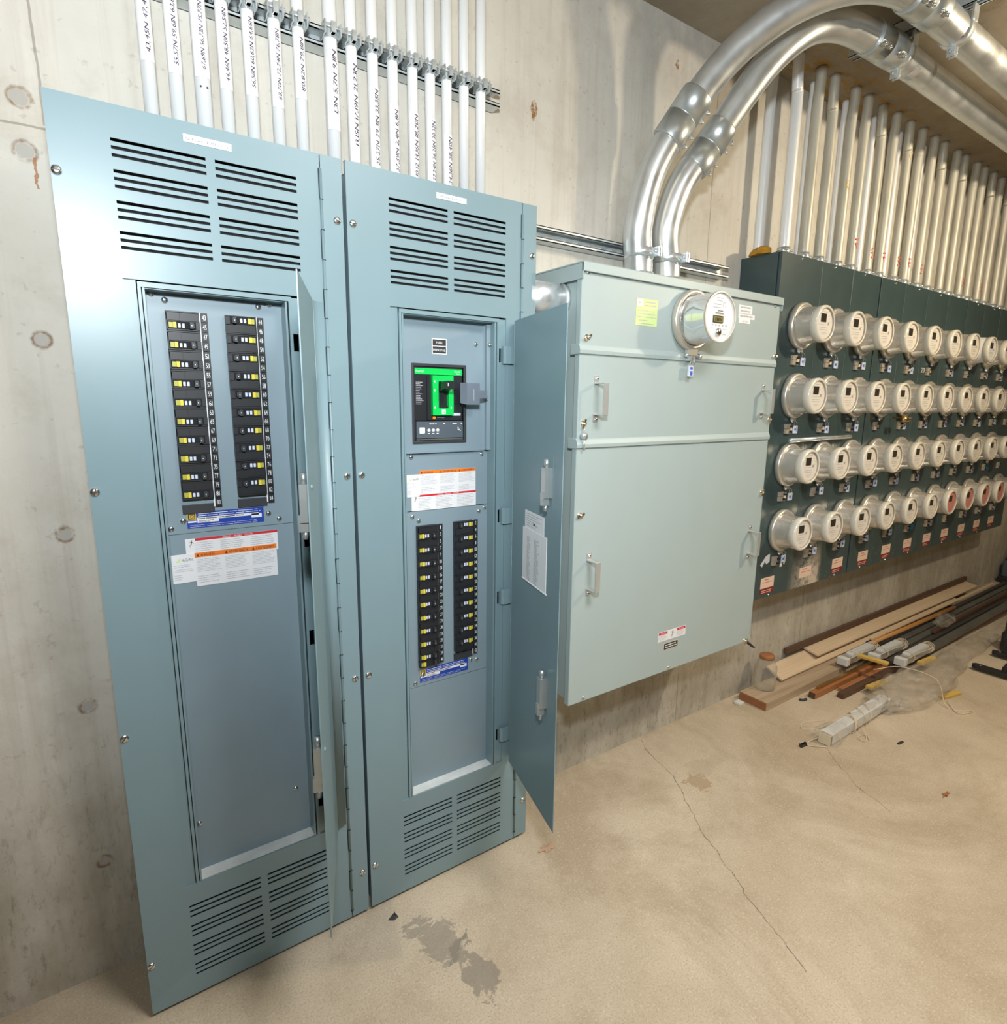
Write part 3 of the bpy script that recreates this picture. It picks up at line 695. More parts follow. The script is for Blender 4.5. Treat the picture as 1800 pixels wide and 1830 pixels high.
def main_breaker(t, y):
    # the frame
    f = MB(); f.plate(.673, .828, 1.248, 1.446, y - .004, y + .001, [(.679, .820, 1.2545, 1.4385)])
    f.box(.674, .826, y + .03, y + .034, 1.25, 1.445)
    fo = obj('main_breaker', f, ['black2'], t, bevel=.0015)
    b = MB(); b.box(.680, .818, y + .004, y + .03, 1.2555, 1.4375); b.box(.680, .816, y - .001, y + .004, 1.306, 1.4375)
    b.box(.713, .7235, y - .006, y - .001, 1.307, 1.416)
    text_lines(b, .684, .705, 1.345, 1.402, 14, y - .0014, 1, .5, .35)
    b.box(.788, .812, y + .0, y + .003, 1.352, 1.405, 2); b.box(.787, .789, y - .004, y, 1.350, 1.400); b.box(.787, .812, y - .004, y, 1.349, 1.352)
    b.rect(.785, .8115, 1.3175, 1.324, y - .0014, 3)
    b.text('Micrologic', .0035, (.742, y - .0014, 1.312), (1, 0, 0), (0, 0, 1), 1, width=.022)
    obj('case', b, ['black', 'text', 'dark', 'tagw'], fo)
    g = MB(); g.box(.681, .8155, y - .003, y - .001, 1.4195, 1.4345, 0)
    g.text('PowerPacT', .0085, (.6835, y - .0034, 1.4240), (1, 0, 0), (0, 0, 1), 1, width=.024)
    g.text('Schneider', .0075, (.7925, y - .0034, 1.4262), (1, 0, 0), (0, 0, 1), 1, width=.0195); g.text('Electric', .0045, (.7985, y - .0034, 1.4212), (1, 0, 0), (0, 0, 1), 1, width=.011)
    obj('brand_band', g, ['green', 'white'], fo)
    p = MB(); p.plate(.7255, .785, 1.3190, 1.4175, y - .012, y - .001, [(.742, .7705, 1.3365, 1.4030)])
    p.box(.742, .7705, y - .003, y - .001, 1.3365, 1.4030, 2); p.box(.743, .7695, y - .010, y - .003, 1.3375, 1.342, 2)
    p.plate(.7505, .7615, 1.3220, 1.3328, y - .0123, y - .012, [], 1); p.rect(.7528, .7592, 1.3243, 1.3306, y - .0126, 0); p.rect(.7545, .7575, 1.3258, 1.3290, y - .0128, 1)
    for x, z in ((.731, 1.403), (.731, 1.381), (.7775, 1.381), (.731, 1.3385), (.7775, 1.3385)): p.rect(x - .0012, x + .0012, z - .003, z + .002, y - .0124, 1)
    obj('green_bezel', p, ['green', 'white', 'black'], fo)
    h = MB(); ring = lambda x0, x1, z0, z1, yy: [(x0, yy, z0), (x1, yy, z0), (x1, yy, z1), (x0, yy, z1)]
    h.loft([ring(.745, .768, 1.375, 1.398, y - .004), ring(.7445, .7685, 1.383, 1.403, y - .030), ring(.7445, .7685, 1.384, 1.404, y - .050)], 0)
    h.rect(.7475, .7490, 1.391, 1.398, y - .0504, 1)
    obj('handle', h, ['black', 'white'], fo, bevel=.001)
    u = MB(); u.box(.683, .8165, y - .004, y + .004, 1.2615, 1.3030, 0); u.bbox(.6905, .7060, y - .0055, y - .004, 1.2730, 1.2885, .002, 1)
    for x in (.717, .7295, .7420): u.lathe((x, y - .004, 1.281), [(.0042, 0), (.0042, -.002), (.0001, -.002)], seg=14, m=1); u.rect(x - .003, x + .003, 1.2725, 1.274, y - .0043, 1)
    for x, w in ((.722, .006), (.730, .005), (.737, .004), (.761, .006), (.792, .013), (.812, .004)): u.rect(x - w / 2, x + w / 2, 1.2965, 1.2985, y - .0043, 1)
    u.add([(.801, y - .0043, 1.281), (.811, y - .0043, 1.278), (.801, y - .0043, 1.290)], [(0, 1, 2)], 1); u.add([(.803, y - .0045, 1.2825), (.807, y - .0045, 1.2815), (.803, y - .0045, 1.2865)], [(0, 1, 2)], 0)
    u.box(.683, .8165, y - .0025, y + .004, 1.2560, 1.2600, 2)
    obj('trip_unit', u, ['slate', 'white', 'rail'], fo)
    obj('reset_button', MB().bbox(.7285, .7360, y - .006, y - .001, 1.3085, 1.3160, .0015), 'orangeb', fo)
    fl = MB(); fl.box(.800, .812, y - .022, y - .019, 1.350, 1.401); fl.box(.811, .849, y - .036, y - .033, 1.346, 1.400); fl.add([(.811, y - .036, 1.346), (.811, y - .036, 1.400), (.800, y - .020, 1.401), (.800, y - .020, 1.350)], [(0, 1, 2, 3)])
    fl.box(.849, .872, y - .036, y - .033, 1.366, 1.383); fl.box(.849, .874, y - .036, y - .020, 1.362, 1.366); fl.rect(.829, .832, 1.356, 1.385, y - .0364, 1)
    obj('padlock_flap', fl, ['flap', 'alu'], fo)

def front_door(t, H, F, latches_on_inner, card):
    z0, z1 = .300, 1.560
    H3, F3 = Vector((H[0], H[1], 0)), Vector((F[0], F[1], 0)); u = (F3 - H3); L = u.length; u.normalize(); n = Vector((u.y, -u.x, 0))   # n: towards the inner side (left)
    if n.x > 0: n = -n
    def T(p):   # door space: x along the leaf, y = depth towards inner side, z up
        return H3 + u * p[0] + n * p[1] + Vector((0, 0, p[2]))
    d = MB(); d.box(.012, L, -.001, .001, z0, z1)
    # rolled hinge edge
    for i in range(6):
        a0, a1 = math.radians(15 * i), math.radians(15 * (i + 1)); r = .022
        q = lambda a, rr: (.012 - rr * math.sin(a), .021 - rr * math.cos(a))
        (ax, ay), (bx, by), (cx, cy), (dx, dy) = q(a0, r), q(a1, r), q(a1, r - .002), q(a0, r - .002)
        d.add([(ax, -ay + .021 - .021, z0), (bx, -by, z0), (cx, -cy, z0), (dx, -dy, z0), (ax, -ay, z1), (bx, -by, z1), (cx, -cy, z1), (dx, -dy, z1)], [(0, 1, 2, 3), (4, 7, 6, 5), (0, 4, 5, 1), (2, 6, 7, 3)], 0, True)
    d.xf(T)
    do = obj('hinged_door', d, 'panel', t, origin=(H[0], H[1], z0))
    for zc in (1.4745, 1.045, .812, .385):
        a = MB(); zz = .022
        pts = [(-.0265, .006), (-.0255, -.004), (-.020, -.010), (-.006, -.0105), (.006, -.010), (.010, -.004)]
        X0 = H[0]
        for i in range(len(pts) - 1):
            (xa, ya), (xb, yb) = pts[i], pts[i + 1]
            a.add([(X0 + xa, ya, zc - zz), (X0 + xb, yb, zc - zz), (X0 + xb, yb, zc + zz), (X0 + xa, ya, zc + zz), (X0 + xa, ya + .002, zc - zz), (X0 + xb, yb + .002, zc - zz), (X0 + xb, yb + .002, zc + zz), (X0 + xa, ya + .002, zc + zz)],
                  [(0, 1, 2, 3), (5, 4, 7, 6), (0, 4, 5, 1), (2, 6, 7, 3)], 0, False)
        obj('hinge_tab', a, 'panel', do)
    for (za, zb) in ((1.118, 1.226), (.590, .707)):
        k = MB(); sx = .258
        k.box(sx - .010, sx + .012, .001, .020, za + .018, zb - .020, 0); k.box(sx - .016, sx - .010, .001, .007, za + .025, zb - .030, 0)
        k.box(sx - .004, sx + .008, .006, .024, za, za + .030, 0); k.tube([(sx + .002, .012, zb - .022), (sx + .002, .012, zb)], .006, 10, 0); k.tube([(sx + .002, .012, za + .002), (sx + .004, .014, za - .014)], .005, 8, 0)
        k.tube([(sx - .013, .007, zb - .042), (sx - .013, .012, zb - .042)], .005, 12, 1); k.box(sx + .016, sx + .0165, .001, .0014, za - .020, zb + .022, 2); k.box(sx + .004, sx + .0165, .001, .0014, zb + .0215, zb + .022, 2)
        obj('latch', k.xf(T), ['coupling', 'brass', 'panel_in'], do)
    # outer keylocks
    if not card:
        for z in (1.20, .68):
            obj('keylock', MB().lathe((.262, -.001, z), [(.0045, 0), (.0045, -.002), (.0001, -.0025)], seg=14).xf(T), 'panel', do)
    if card:
        c = MB(); c.box(.108, .230, .001, .0018, 1.036, 1.082, 0)
        text_lines(c, .118, .222, 1.042, 1.078, 6, .0022, 1, .6); c.rect(.165, .178, 1.050, 1.056, .0024, 2)
        obj('inner_label', c.xf(T), ['paper', 'text', 'slate'], do)
        c = MB(); c.box(.096, .248, .001, .0025, .8975, 1.036, 0)
        for k in range(26):
            z = 1.016 - k * .0045
            for a, b in ((.126, .150), (.172, .204)): c.rect(a, a + (b - a) * random.uniform(.5, 1), z - .0018, z, .0029, 1)
        c.rect(.207, .218, .900, 1.026, .0031, 2); c.box(.094, .252, .001, .004, .8955, .8975, 3)
        obj('directory_card', c.xf(T), ['paper', 'text', 'white', 'tape'], do)

PA = panelboard(0.0, .5025, .087, .406, 'tall blue-grey breaker panel at far left, circuits 43 to 84, door seen nearly edge-on', 'GoPower EV01 Sec. 2', (.205, .287, 1.8205, 1.8335), guts_left)
PB = panelboard(.511, 1.024, .606, .930, 'tall blue-grey breaker panel with green main switch, its door swung open beside pale cabinet', 'GoPower EV01 Sec. 1', (.729, .810, 1.8205, 1.8330), guts_right)

# ================================================================== cabinet with the single large meter
def wing_nut(parent, x, z, y, a=0.):
    mb = MB(); mb.lathe((0, 0, 0), [(.009, 0), (.009, -.0015), (.004, -.002), (.004, -.012), (.0001, -.012)], seg=12, m=0)
    for s in (-1, 1): mb.loft([[(s * .003, -.004, -.003), (s * .003, -.009, -.003), (s * .003, -.009, .003), (s * .003, -.004, .003)], [(s * .013, -.006, -.001), (s * .013, -.010, -.001), (s * .013, -.010, .004), (s * .013, -.006, .004)]], 1)
    ca, sa = math.cos(a), math.sin(a)
    mb.xf(lambda p: Vector((x + p.x * ca - p.z * sa, y + p.y, z + p.x * sa + p.z * ca)))
    obj('wing_nut', mb, ['screw', 'brass'], parent, origin=(x, y, z))
CT = thing('metering_cabinet', (1.6, .06, .438), 'large pale grey-green wall cabinet with four handles between blue-grey panel and meter bank', 'metal cabinet')
def cabinet(t):
    X0, X1, Z0, Z1, YF = 1.130, 2.064, .438, 1.724, -.065
    obj('cabinet_box', MB().box(X0 + .012, X1 - .012, -.045, .1895, Z0 + .010, Z1 - .010), 'cab', t, bevel=.002)
    for (za, zb) in ((.440, 1.230), (1.245, 1.492), (1.505, 1.704)):
        mb = MB(); mb.box(X0, X1, YF, -.044, za, zb)
        obj('cover_panel', mb, 'cab', t, bevel=.0025)
    for z in (1.500, 1.242):
        mb = MB(); s = [(YF + .001, z - .016), (YF - .006, z - .014), (YF - .007, z - .004), (YF - .003, z + .008), (YF + .001, z + .012)]
        mb.loft([[(x, a, b) for a, b in s] + [(x, -.03, z + .012), (x, -.03, z - .016)] for x in (X0 - .004, X1 - .002)], 0)
        obj('drip_strip', mb, 'cab', t, bevel=.001)
    mb = MB(); mb.loft([[(x, YF - .010, Z1 - .026), (x, YF - .010, Z1 - .003), (x, YF - .006, Z1), (x, .1895, Z1), (x, .1895, Z1 - .006), (x, YF - .002, Z1 - .006), (x, YF - .002, Z1 - .026)] for x in (X0 - .003, X1 + .003)], 0)
    mb.box(X0 - .003, X0 - .001, YF - .008, .1895, Z1 - .045, Z1 - .003); mb.box(X1 + .001, X1 + .003, YF - .008, .02, Z1 - .045, Z1 - .003)
    obj('rain_hood', mb, 'cab', t, bevel=.001)
    for (x, z, zz) in ((1.196, 1.421, 1.307), (2.003, 1.418, 1.309), (1.192, .908, .792), (1.997, .904, .790)):
        h = MB(); zm0, zm1 = zz + .014, z - .014
        h.box(x - .009, x + .009, YF - .0015, YF, z - .016, z + .008); h.box(x - .009, x + .009, YF - .0015, YF, zz - .008, zz + .016)
        h.box(x - .009, x + .009, YF - .040, YF, zm1 - .0015, zm1 + .0015); h.box(x - .009, x + .009, YF - .040, YF, zm0 - .0015, zm0 + .0015)
        h.box(x - .009, x + .009, YF - .0425, YF - .040, zm0 - .0015, zm1 + .0015)
        ho = obj('handle', h, 'alu', t, bevel=.0008)
        for q in (z, zz): obj('screw', screw_mesh(.005).xf(lambda p: p + Vector((x, YF - .0015, q))), ['screw', 'black2'], ho)
    for x, z, a in ((1.153, 1.529, .5), (1.150, 1.296, 1.2), (1.149, 1.034, .3), (2.055, 1.299, 1.8), (2.049, 1.030, 1.0), (2.056, 1.523, .2), (2.026, .447, .8)): wing_nut(t, x, z, YF, a)
    screws(t, [(1.583, YF, .452), (1.189, YF, .452), (1.151, YF, 1.697), (2.031, YF, 1.693)], .0055)
    # barrel seal and pen-like seal
    s = MB(); s.tube([(1.150, YF - .008, 1.288), (1.146, YF - .012, 1.268)], .001, 6, 0); s.lathe((1.147, YF - .010, 1.262), [(.0095, -.006), (.0095, .006)], 'y', 16, 0, caps=True); s.tube([(1.147, YF - .010, 1.252), (1.147, YF - .012, 1.226)], .0035, 8, 0)
    obj('barrel_seal', s, ['zinc'], t)
    s = MB(); s.tube([(2.030, YF - .010, .445), (2.055, YF - .015, .425), (2.075, YF - .016, .412)], [.006, .005, .0025], 8, 0)
    obj('black_seal', s, ['black'], t)
    # stickers
    y = YF
    n = MB(); n.box(1.340, 1.429, y - .0008, y, 1.577, 1.652, 0); n.rect(1.343, 1.366, 1.630, 1.650, y - .0011, 3)
    n.text('M', .011, (1.349, y - .0014, 1.636), (1, 0, 0), (0, 0, 1), 2)
    text_lines(n, 1.375, 1.424, 1.630, 1.648, 2, y - .0011, 1, .1, .35); text_lines(n, 1.345, 1.424, 1.598, 1.624, 3, y - .0011, 1, .2, .22); text_lines(n, 1.352, 1.420, 1.579, 1.597, 2, y - .0011, 1, .5, .25)
    obj('inspection_sticker', n, ['lime', 'text', 'red', 'paper'], t)
    n = MB(); n.box(1.824, 1.897, y - .0008, y, 1.653, 1.679, 0); n.box(1.824, 1.914, y - .0010, y, 1.636, 1.651, 0); n.box(1.828, 1.890, y - .0012, y, 1.621, 1.6365, 0)
    text_lines(n, 1.832, 1.893, 1.655, 1.678, 2, y - .0014, 1, .15, .4); text_lines(n, 1.832, 1.910, 1.638, 1.650, 1, y - .0014, 1, .1, .45)
    n.text('METER', .009, (1.846, y - .0016, 1.6245), (1, 0, 0), (0, 0, 1), 1, width=.032)
    obj('name_tape', n, ['tape', 'text'], t)
    n = MB(); n.box(1.522, 1.663, y - .0008, y, .556, .590, 0)
    for a, b in ((1.524, 1.568), (1.616, 1.661)):
        n.rect(a, b, .580, .589, y - .0011, 1); n.text('DANGER', .006, (a + .010, y - .0014, .5822), (1, 0, 0), (0, 0, 1), 0, width=.026); text_lines(n, a, b, .560, .578, 4, y - .0011, 2, .3, .3)
    stick_figure(n, 1.594, .573, .0125, y - .0011, 3)
    obj('danger_label', n, ['paper', 'red', 'text', 'txtblack'], t)
    n = MB(); n.box(1.552, 1.626, y - .0008, y, .5215, .5455, 0); n.rect(1.554, 1.624, .523, .544, y - .0011, 1); text_lines(n, 1.560, 1.620, .5255, .5415, 2, y - .0014, 2, .15, .4)
    obj('black_label', n, ['pink', 'txtblack', 'paper'], t)
cabinet(CT)

def meter_big():
    cx, cz, y0 = 1.580, 1.607, -.065
    t = thing('electric_meter', (cx, y0, cz), 'large chrome-bodied electric meter alone on the pale grey-green cabinet', 'electric meter')
    r = MB(); r.lathe((cx, y0, cz), [(.086, 0), (.090, -.004), (.0915, -.012), (.0915, -.018), (.087, -.023), (.079, -.024), (.076, -.020)], seg=56)
    r.box(cx - .020, cx + .020, y0 - .022, y0 - .004, cz - .106, cz - .086, 0)
    obj('locking_ring', r, 'canring', t)
    s = MB(); s.tube([(cx - .028, y0 - .013, cz - .106), (cx + .036, y0 - .013, cz - .106)], .0055, 10); s.lathe((cx + .040, y0 - .013, cz - .106), [(.009, -.003), (.009, .003)], 'x', 14, caps=True); s.box(cx - .014, cx - .004, y0 - .02, y0 - .006, cz - .122, cz - .098); s.box(cx + .004, cx + .012, y0 - .02, y0 - .006, cz - .126, cz - .098)
    obj('ring_screw', s, 'zinc', t)
    b = MB(); b.lathe((cx, y0, cz), [(.078, -.006), (.076, -.018), (.0705, -.024), (.0695, -.060), (.0690, -.104)], seg=56)
    obj('meter_can', b, 'chrome', t)
    c = MB(); c.lathe((cx, y0, cz), [(.0745, -.018), (.0735, -.03), (.0730, -.100), (.0745, -.108), (.0735, -.1125), (.068, -.1145)], seg=56)
    obj('glass_cover', c, 'cover', t)
    c = MB(); c.lathe((cx, y0, cz), [(.0735, -.106), (.0745, -.108), (.0735, -.1125), (.070, -.1140), (.068, -.1125)], seg=56)
    obj('cover_rim', c, 'rim', t)
    f = MB(); yf = y0 - .108
    f.lathe((cx, yf, cz), [(.072, .004), (.072, 0), (.0001, 0)], seg=48, smooth=False)
    z = cz
    text_lines(f, cx - .020, cx + .014, z + .042, z + .058, 2, yf - .0004, 1, .3, .3); text_lines(f, cx - .034, cx + .004, z + .022, z + .040, 2, yf - .0004, 1, .3, .35)
    f.rect(cx + .010, cx + .012, z + .028, z + .042, yf - .0004, 1); f.rect(cx + .022, cx + .024, z + .028, z + .042, yf - .0004, 1); f.rect(cx + .010, cx + .024, z + .041, z + .043, yf - .0004, 1)
    for k in range(22): f.rect(cx - .022 + k * .0018, cx - .022 + k * .0018 + .0009, z + .008, z + .013, yf - .0004, 2)
    text_lines(f, cx - .012, cx + .016, z + .014, z + .022, 1, yf - .0004, 2, .1, .3)
    f.rect(cx - .040, cx + .030, z - .012 + .016, z + .0055, yf - .0004, 3)
    for k in range(5): f.rect(cx - .036 + k * .016, cx - .028 + k * .016, z - .026, z - .021, yf - .0004, 1)
    f.rect(cx - .042, cx + .042, z - .0335, z - .0325, yf - .0004, 1); f.rect(cx + .018, cx + .034, z - .050, z - .047, yf - .0004, 1)
    fo = obj('meter_face', f, ['facew', 'text', 'txtblack', 'cream'], t)
    d = MB(); d.box(cx - .032, cx + .014, yf - .0025, yf, cz - .017, cz + .003, 1); d.rect(cx - .030, cx + .012, cz - .015, cz + .001, yf - .0028, 0)
    for k in range(5): d.rect(cx - .024 + k * .007, cx - .020 + k * .007, cz - .012, cz - .003, yf - .0031, 1)
    obj('display', d, ['lcdo', 'lcd'], fo)
    k = MB(); k.lathe((cx - .010, yf, cz - .044), [(.0105, 0), (.0105, -.008), (.009, -.010), (.0001, -.010)], seg=20); k.rect(cx - .013, cx - .011, cz - .046, cz - .042, yf - .0104, 1); k.rect(cx - .009, cx - .007, cz - .046, cz - .042, yf - .0104, 1)
    obj('optical_port', k, ['screw', 'txtblack'], fo)
    g = MB(); g.tube([(cx - .004, y0 - .016, cz - .118), (cx - .008, y0 - .018, cz - .136)], .0009, 6); g.tube([(cx + .008, y0 - .016, cz - .120), (cx + .004, y0 - .018, cz - .136)], .0009, 6)
    g.bbox(cx - .014, cx + .008, y0 - .020, y0 - .014, cz - .170, cz - .136, .003, 1); g.rect(cx - .009, cx + .003, cz - .166, cz - .153, y0 - .0204, 2); g.rect(cx - .009, cx + .003, cz - .148, cz - .141, y0 - .0204, 2)
    obj('seal_tag', g, ['zinc', 'tagw', 'tagb'], t)
meter_big()

# ================================================================== the meter bank
BY = .020
COLX = [2.345 + .248 * i for i in range(11)]
ROWZ = [1.657, 1.388, 1.112, .838]
CABS = [(2.178, 2.964, 0, 3), (2.966, 3.956, 3, 7), (3.958, 5.075, 7, 11)]
BANKS = []
def bank():
    names = ('dark slate meter cabinet nearest the pale grey cabinet, three meter columns wide', 'dark slate meter cabinet in the middle of the wall bank', 'dark slate meter cabinet at the far right end of the wall bank')
    proto = {}
    for (x0, x1, c0, c1), lab in zip(CABS, names):
        t = thing('meter_cabinet', ((x0 + x1) / 2, .1, .55), lab, 'meter cabinet', 'dark slate meter cabinets')
        BANKS.append(t)
        obj('cabinet_box', MB().box(x0, x1, .034, .1895, .552, 1.914), 'bank', t, bevel=.002)
        for c in range(c0, c1):
            a = x0 + .006 if c == c0 else COLX[c] - .1230; b = x1 - .004 if c == c1 - 1 else COLX[c] + .1235
            obj('front_cover', MB().box(a, b, BY, .033, .552, 1.914), 'bank', t, bevel=.0012)
            for r, z in enumerate(ROWZ):
                bx, bz = COLX[c] - .019, z - .1115
                if not proto:
                    m = MB()
                    for k in (0, 1):
                        zz = bz - k * .0195
                        m.box(bx - .022, bx + .010, BY - .010, BY, zz - .0185, zz, 0); m.box(bx + .010, bx + .020, BY - .004, BY, zz - .016, zz - .002, 1)
                    o = obj('unit_breaker', m, ['tan', 'black'], t, origin=(bx, BY, bz), bevel=.0008)
                    m = MB(); m.box(bx + .004, bx + .014, BY - .018, BY - .010, bz - .014, bz - .006, 0); m.box(bx + .001, bx + .011, BY - .018, BY - .010, bz - .034, bz - .026, 0); m.box(bx + .002, bx + .018, BY - .012, BY - .010, bz - .038, bz - .0365, 1)
                    obj('toggle', m, ['black', 'zinc'], o)
                    m = MB(); m.box(bx + .024, bx + .041, BY - .001, BY, bz - .032, bz - .008, 0); q = obj('number_sticker', m, 'cream', t, origin=(bx, BY, bz))
                    proto['b'], proto['s'] = o, q
                else:
                    o = proto['b'].copy(); COL.objects.link(o); o.parent = t; o.location = Vector((bx, BY, bz)) - wloc(t)
                    for ch in list(proto['b'].children):
                        k = ch.copy(); COL.objects.link(k); k.parent = o
                    if (c * 7 + r * 3) % 4 != 1:
                        q = proto['s'].copy(); COL.objects.link(q); q.parent = t; q.location = Vector((bx, BY, bz)) - wloc(t)
            lx = COLX[c] - (.055 if c < 2 else .005) + (.09 if c == 1 else 0) + (.03 if c > 1 else 0)
            if c == 1: lx = 2.585
            m = MB(); m.box(lx - .048, lx + .048, BY - .0008, BY, .594, .640, 0)
            if c != 1: m.box(lx - .048, lx + .048, BY - .0009, BY, .569, .594, 1)
            m.rect(lx - .022, lx + .012, .629, .632, BY - .0012, 2); m.rect(lx - .034, lx + .034, .618, .620, BY - .0012, 2)
            text_lines(m, lx - .040, lx + .040, .572, .588, 2, BY - .0013, 3, .3, .35) if c != 1 else None
            obj('warning_label', m, ['pink', 'darkred', 'red', 'pink'], t)
        sc = [((a + .02), BY, 1.903) for a in [x0 + .12 + .248 * k for k in range(int((x1 - x0) / .248))]] + [((a), BY, .560) for a in [x0 + .13 + .27 * k for k in range(3)]]
        screws(t, sc, .005)
    t = BANKS[0]
    # torn label scraps
    m = MB(); m.add([(2.225, BY - .0006, .700), (2.262, BY - .0006, .735), (2.290, BY - .0006, .742), (2.292, BY - .0006, .708), (2.270, BY - .0006, .698), (2.258, BY - .0006, .712), (2.240, BY - .0006, .690)], [tuple(range(7))])
    m.rect(2.372, 2.388, .672, .690, BY - .0006); m.rect(2.398, 2.408, .680, .695, BY - .0006)
    obj('torn_label', m, 'white', t)
    n = MB(); n.text('20', .034, (3.488, BY - .001, 1.520), (1, 0, 0), (0, 0, 1), 0, width=.046)
    obj('painted_number', n, 'white', BANKS[1])
bank()

ORD = ['first', 'second', 'third', 'fourth', 'fifth', 'sixth', 'seventh', 'eighth', 'ninth', 'tenth', 'eleventh']
ROWN = ['top', 'second', 'third', 'bottom']
def meters():
    def build(face, disp, white=False):
        t = bpy.data.objects.new('electric_meter', None); COL.objects.link(t); t.empty_display_size = .05
        r = MB(); r.lathe((0, 0, 0), [(.080, 0), (.0875, -.002), (.0885, -.010), (.0885, -.018), (.084, -.024), (.077, -.025), (.074, -.020)], seg=44)
        r.box(-.010, .010, -.018, -.006, -.100, -.084)
        obj('locking_ring', r, 'canring', t, origin=(0, 0, 0))
        b = MB(); b.lathe((0, 0, 0), [(.075, -.010), (.0735, -.026), (.0700, -.032), (.0655, -.078)], seg=44)
        obj('meter_can', b, 'white' if white else 'can', t, origin=(0, 0, 0))
        c = MB(); c.lathe((0, 0, 0), [(.0655, -.076), (.0685, -.078), (.0690, -.098), (.0670, -.1035), (.0610, -.1055), (.0580, -.1045), (.0575, -.1035)], seg=44)
        c.lathe((0, 0, 0), [(.0575, -.1036), (.0560, -.1000), (.0558, -.0984)], seg=44, m=1)  # darker ring painted in as the shadow between rim and face
        obj('cover_rim', c, ['rim', 'tan'], t, origin=(0, 0, 0))
        f = MB(); yf = -.0985; f.lathe((0, yf, 0), [(.0555, .003), (.0555, 0), (.0001, 0)], seg=36, smooth=False)
        f.rect(-.020, .016, .042, .0445, yf - .0004, 1); f.rect(-.040, .036, -.004, -.0025, yf - .0004, 1)
        text_lines(f, -.034, .030, -.026, -.010, 2, yf - .0004, 1, .2, .3); text_lines(f, -.018, .024, -.040, -.030, 2, yf - .0004, 1, .3, .3)
        for q in ((.030, .030), (.036, .020), (.038, .008)): f.disc((q[0], yf - .0004, q[1]), .0022, 8, 1)
        f.disc((.026, yf - .0004, .002), .005, 12, 2)
        fo = obj('meter_face', f, [face, 'text', 'canring'], t, origin=(0, 0, 0))
        d = MB(); d.box(-.030, .006, yf - .002, yf, .006, .036)
        obj('display', d, disp, fo)
        s = MB(); s.lathe((0, 0, 0), [(.0046, 0), (.0046, -.005), (.0001, -.005)], seg=10); s.xf(lambda p: p + Vector((-.010, -.012, -.100)))
        obj('ring_screw', s, 'screw', t)
        return t
    def tagmesh(t, kind, dx):
        g = MB(); x = .040 + dx * .6
        g.tube([(.012, -.010, -.092), (x - .012, -.006, -.108), (x - .010, -.004, -.120)], .0008, 5); g.tube([(.012, -.010, -.092), (x + .008, -.006, -.108), (x + .008, -.004, -.120)], .0008, 5)
        g.box(x - .015, x + .014, -.006, -.002, -.150, -.119, 1); g.disc((x - .004, -.0064, -.134), .006, 10, 2); g.rect(x + .004, x + .0065, -.146, -.123, -.0064, 2)
        q = obj('seal_tag', g, ['zinc', 'cyan' if kind == 'cyan' else 'tagw', 'tagb']); q.parent = t; return q
    protos = {'n': build('face', 'lcd'), 'p': build('facep', 'lcd'), 'w': build('facew', 'lcd', True)}
    used = set()
    for r, z in enumerate(ROWZ):
        for c, x in enumerate(COLX):
            if c == 10 and r < 3: continue
            k = 'n'
            if r == 3 and c in (6, 7, 8, 9): k = 'p'
            if r == 0 and c == 7: k = 'w'
            t = protos[k] if k not in used else dup(protos[k]); used.add(k)
            t.location = (x, BY, z)
            what = {'n': 'round aluminium electric meter', 'p': 'electric meter with rosy tinted face', 'w': 'older electric meter with white can and no dark band'}[k]
            if k == 'w': lab = 'older electric meter with white body, ' + ORD[c] + ' in the top row of dark bank'
            else: lab = '%s, %s from left in %s row of dark slate bank' % (what, ORD[c], ROWN[r])
            tag(t, lab, 'electric meter', 'electric meters on the dark slate bank')
    for o in list(COL.objects):
        if o.name.startswith('electric_meter') and o.get('group'):
            r = min(range(4), key=lambda i: abs(ROWZ[i] - o.location.z)); c = min(range(11), key=lambda i: abs(COLX[i] - o.location.x))
            if (r, c) in ((0, 5), (0, 7), (1, 3), (3, 7)): continue
            kind = 'cyan' if (r, c) in ((3, 5), (2, 9)) else 'tag'
            g = tagmesh(o, kind, random.uniform(-.008, .014)) if not hasattr(meters, kind) else getattr(meters, kind)
            if hasattr(meters, kind):
                cc = g.copy(); COL.objects.link(cc); cc.parent = o; cc.location = Vector(g.location) + Vector((random.uniform(-.012, .010), 0, random.uniform(-.004, .006)))
            else: setattr(meters, kind, g)
meters()

def bank_extras():
    m = MB(); m.tube([(2.300, -.012, 1.2125), (2.790, -.008, 1.2165)], .0085, 12, 0)
    tag(obj('metal_tube', m, ['zinc']), 'short shiny metal tube lying across the tops of third-row meters', 'metal tube')
    m = MB(); bx, bz = 3.20, 1.290; m.lathe((bx, BY - .075, bz), [(.013, -.030), (.013, .012), (.009, .014), (.009, .024), (.011, .026), (.011, .040)], 'x', 18, 0, caps=True); m.tube([(bx + .016, BY - .012, bz + .006), (bx + .016, BY - .060, bz + .006), (bx + .016, BY - .075, bz)], .003, 8, 0)
    tag(obj('barrel_lock', m, ['brass']), 'brass barrel lock hanging under the fourth meter of the second row', 'lock')
bank_extras()

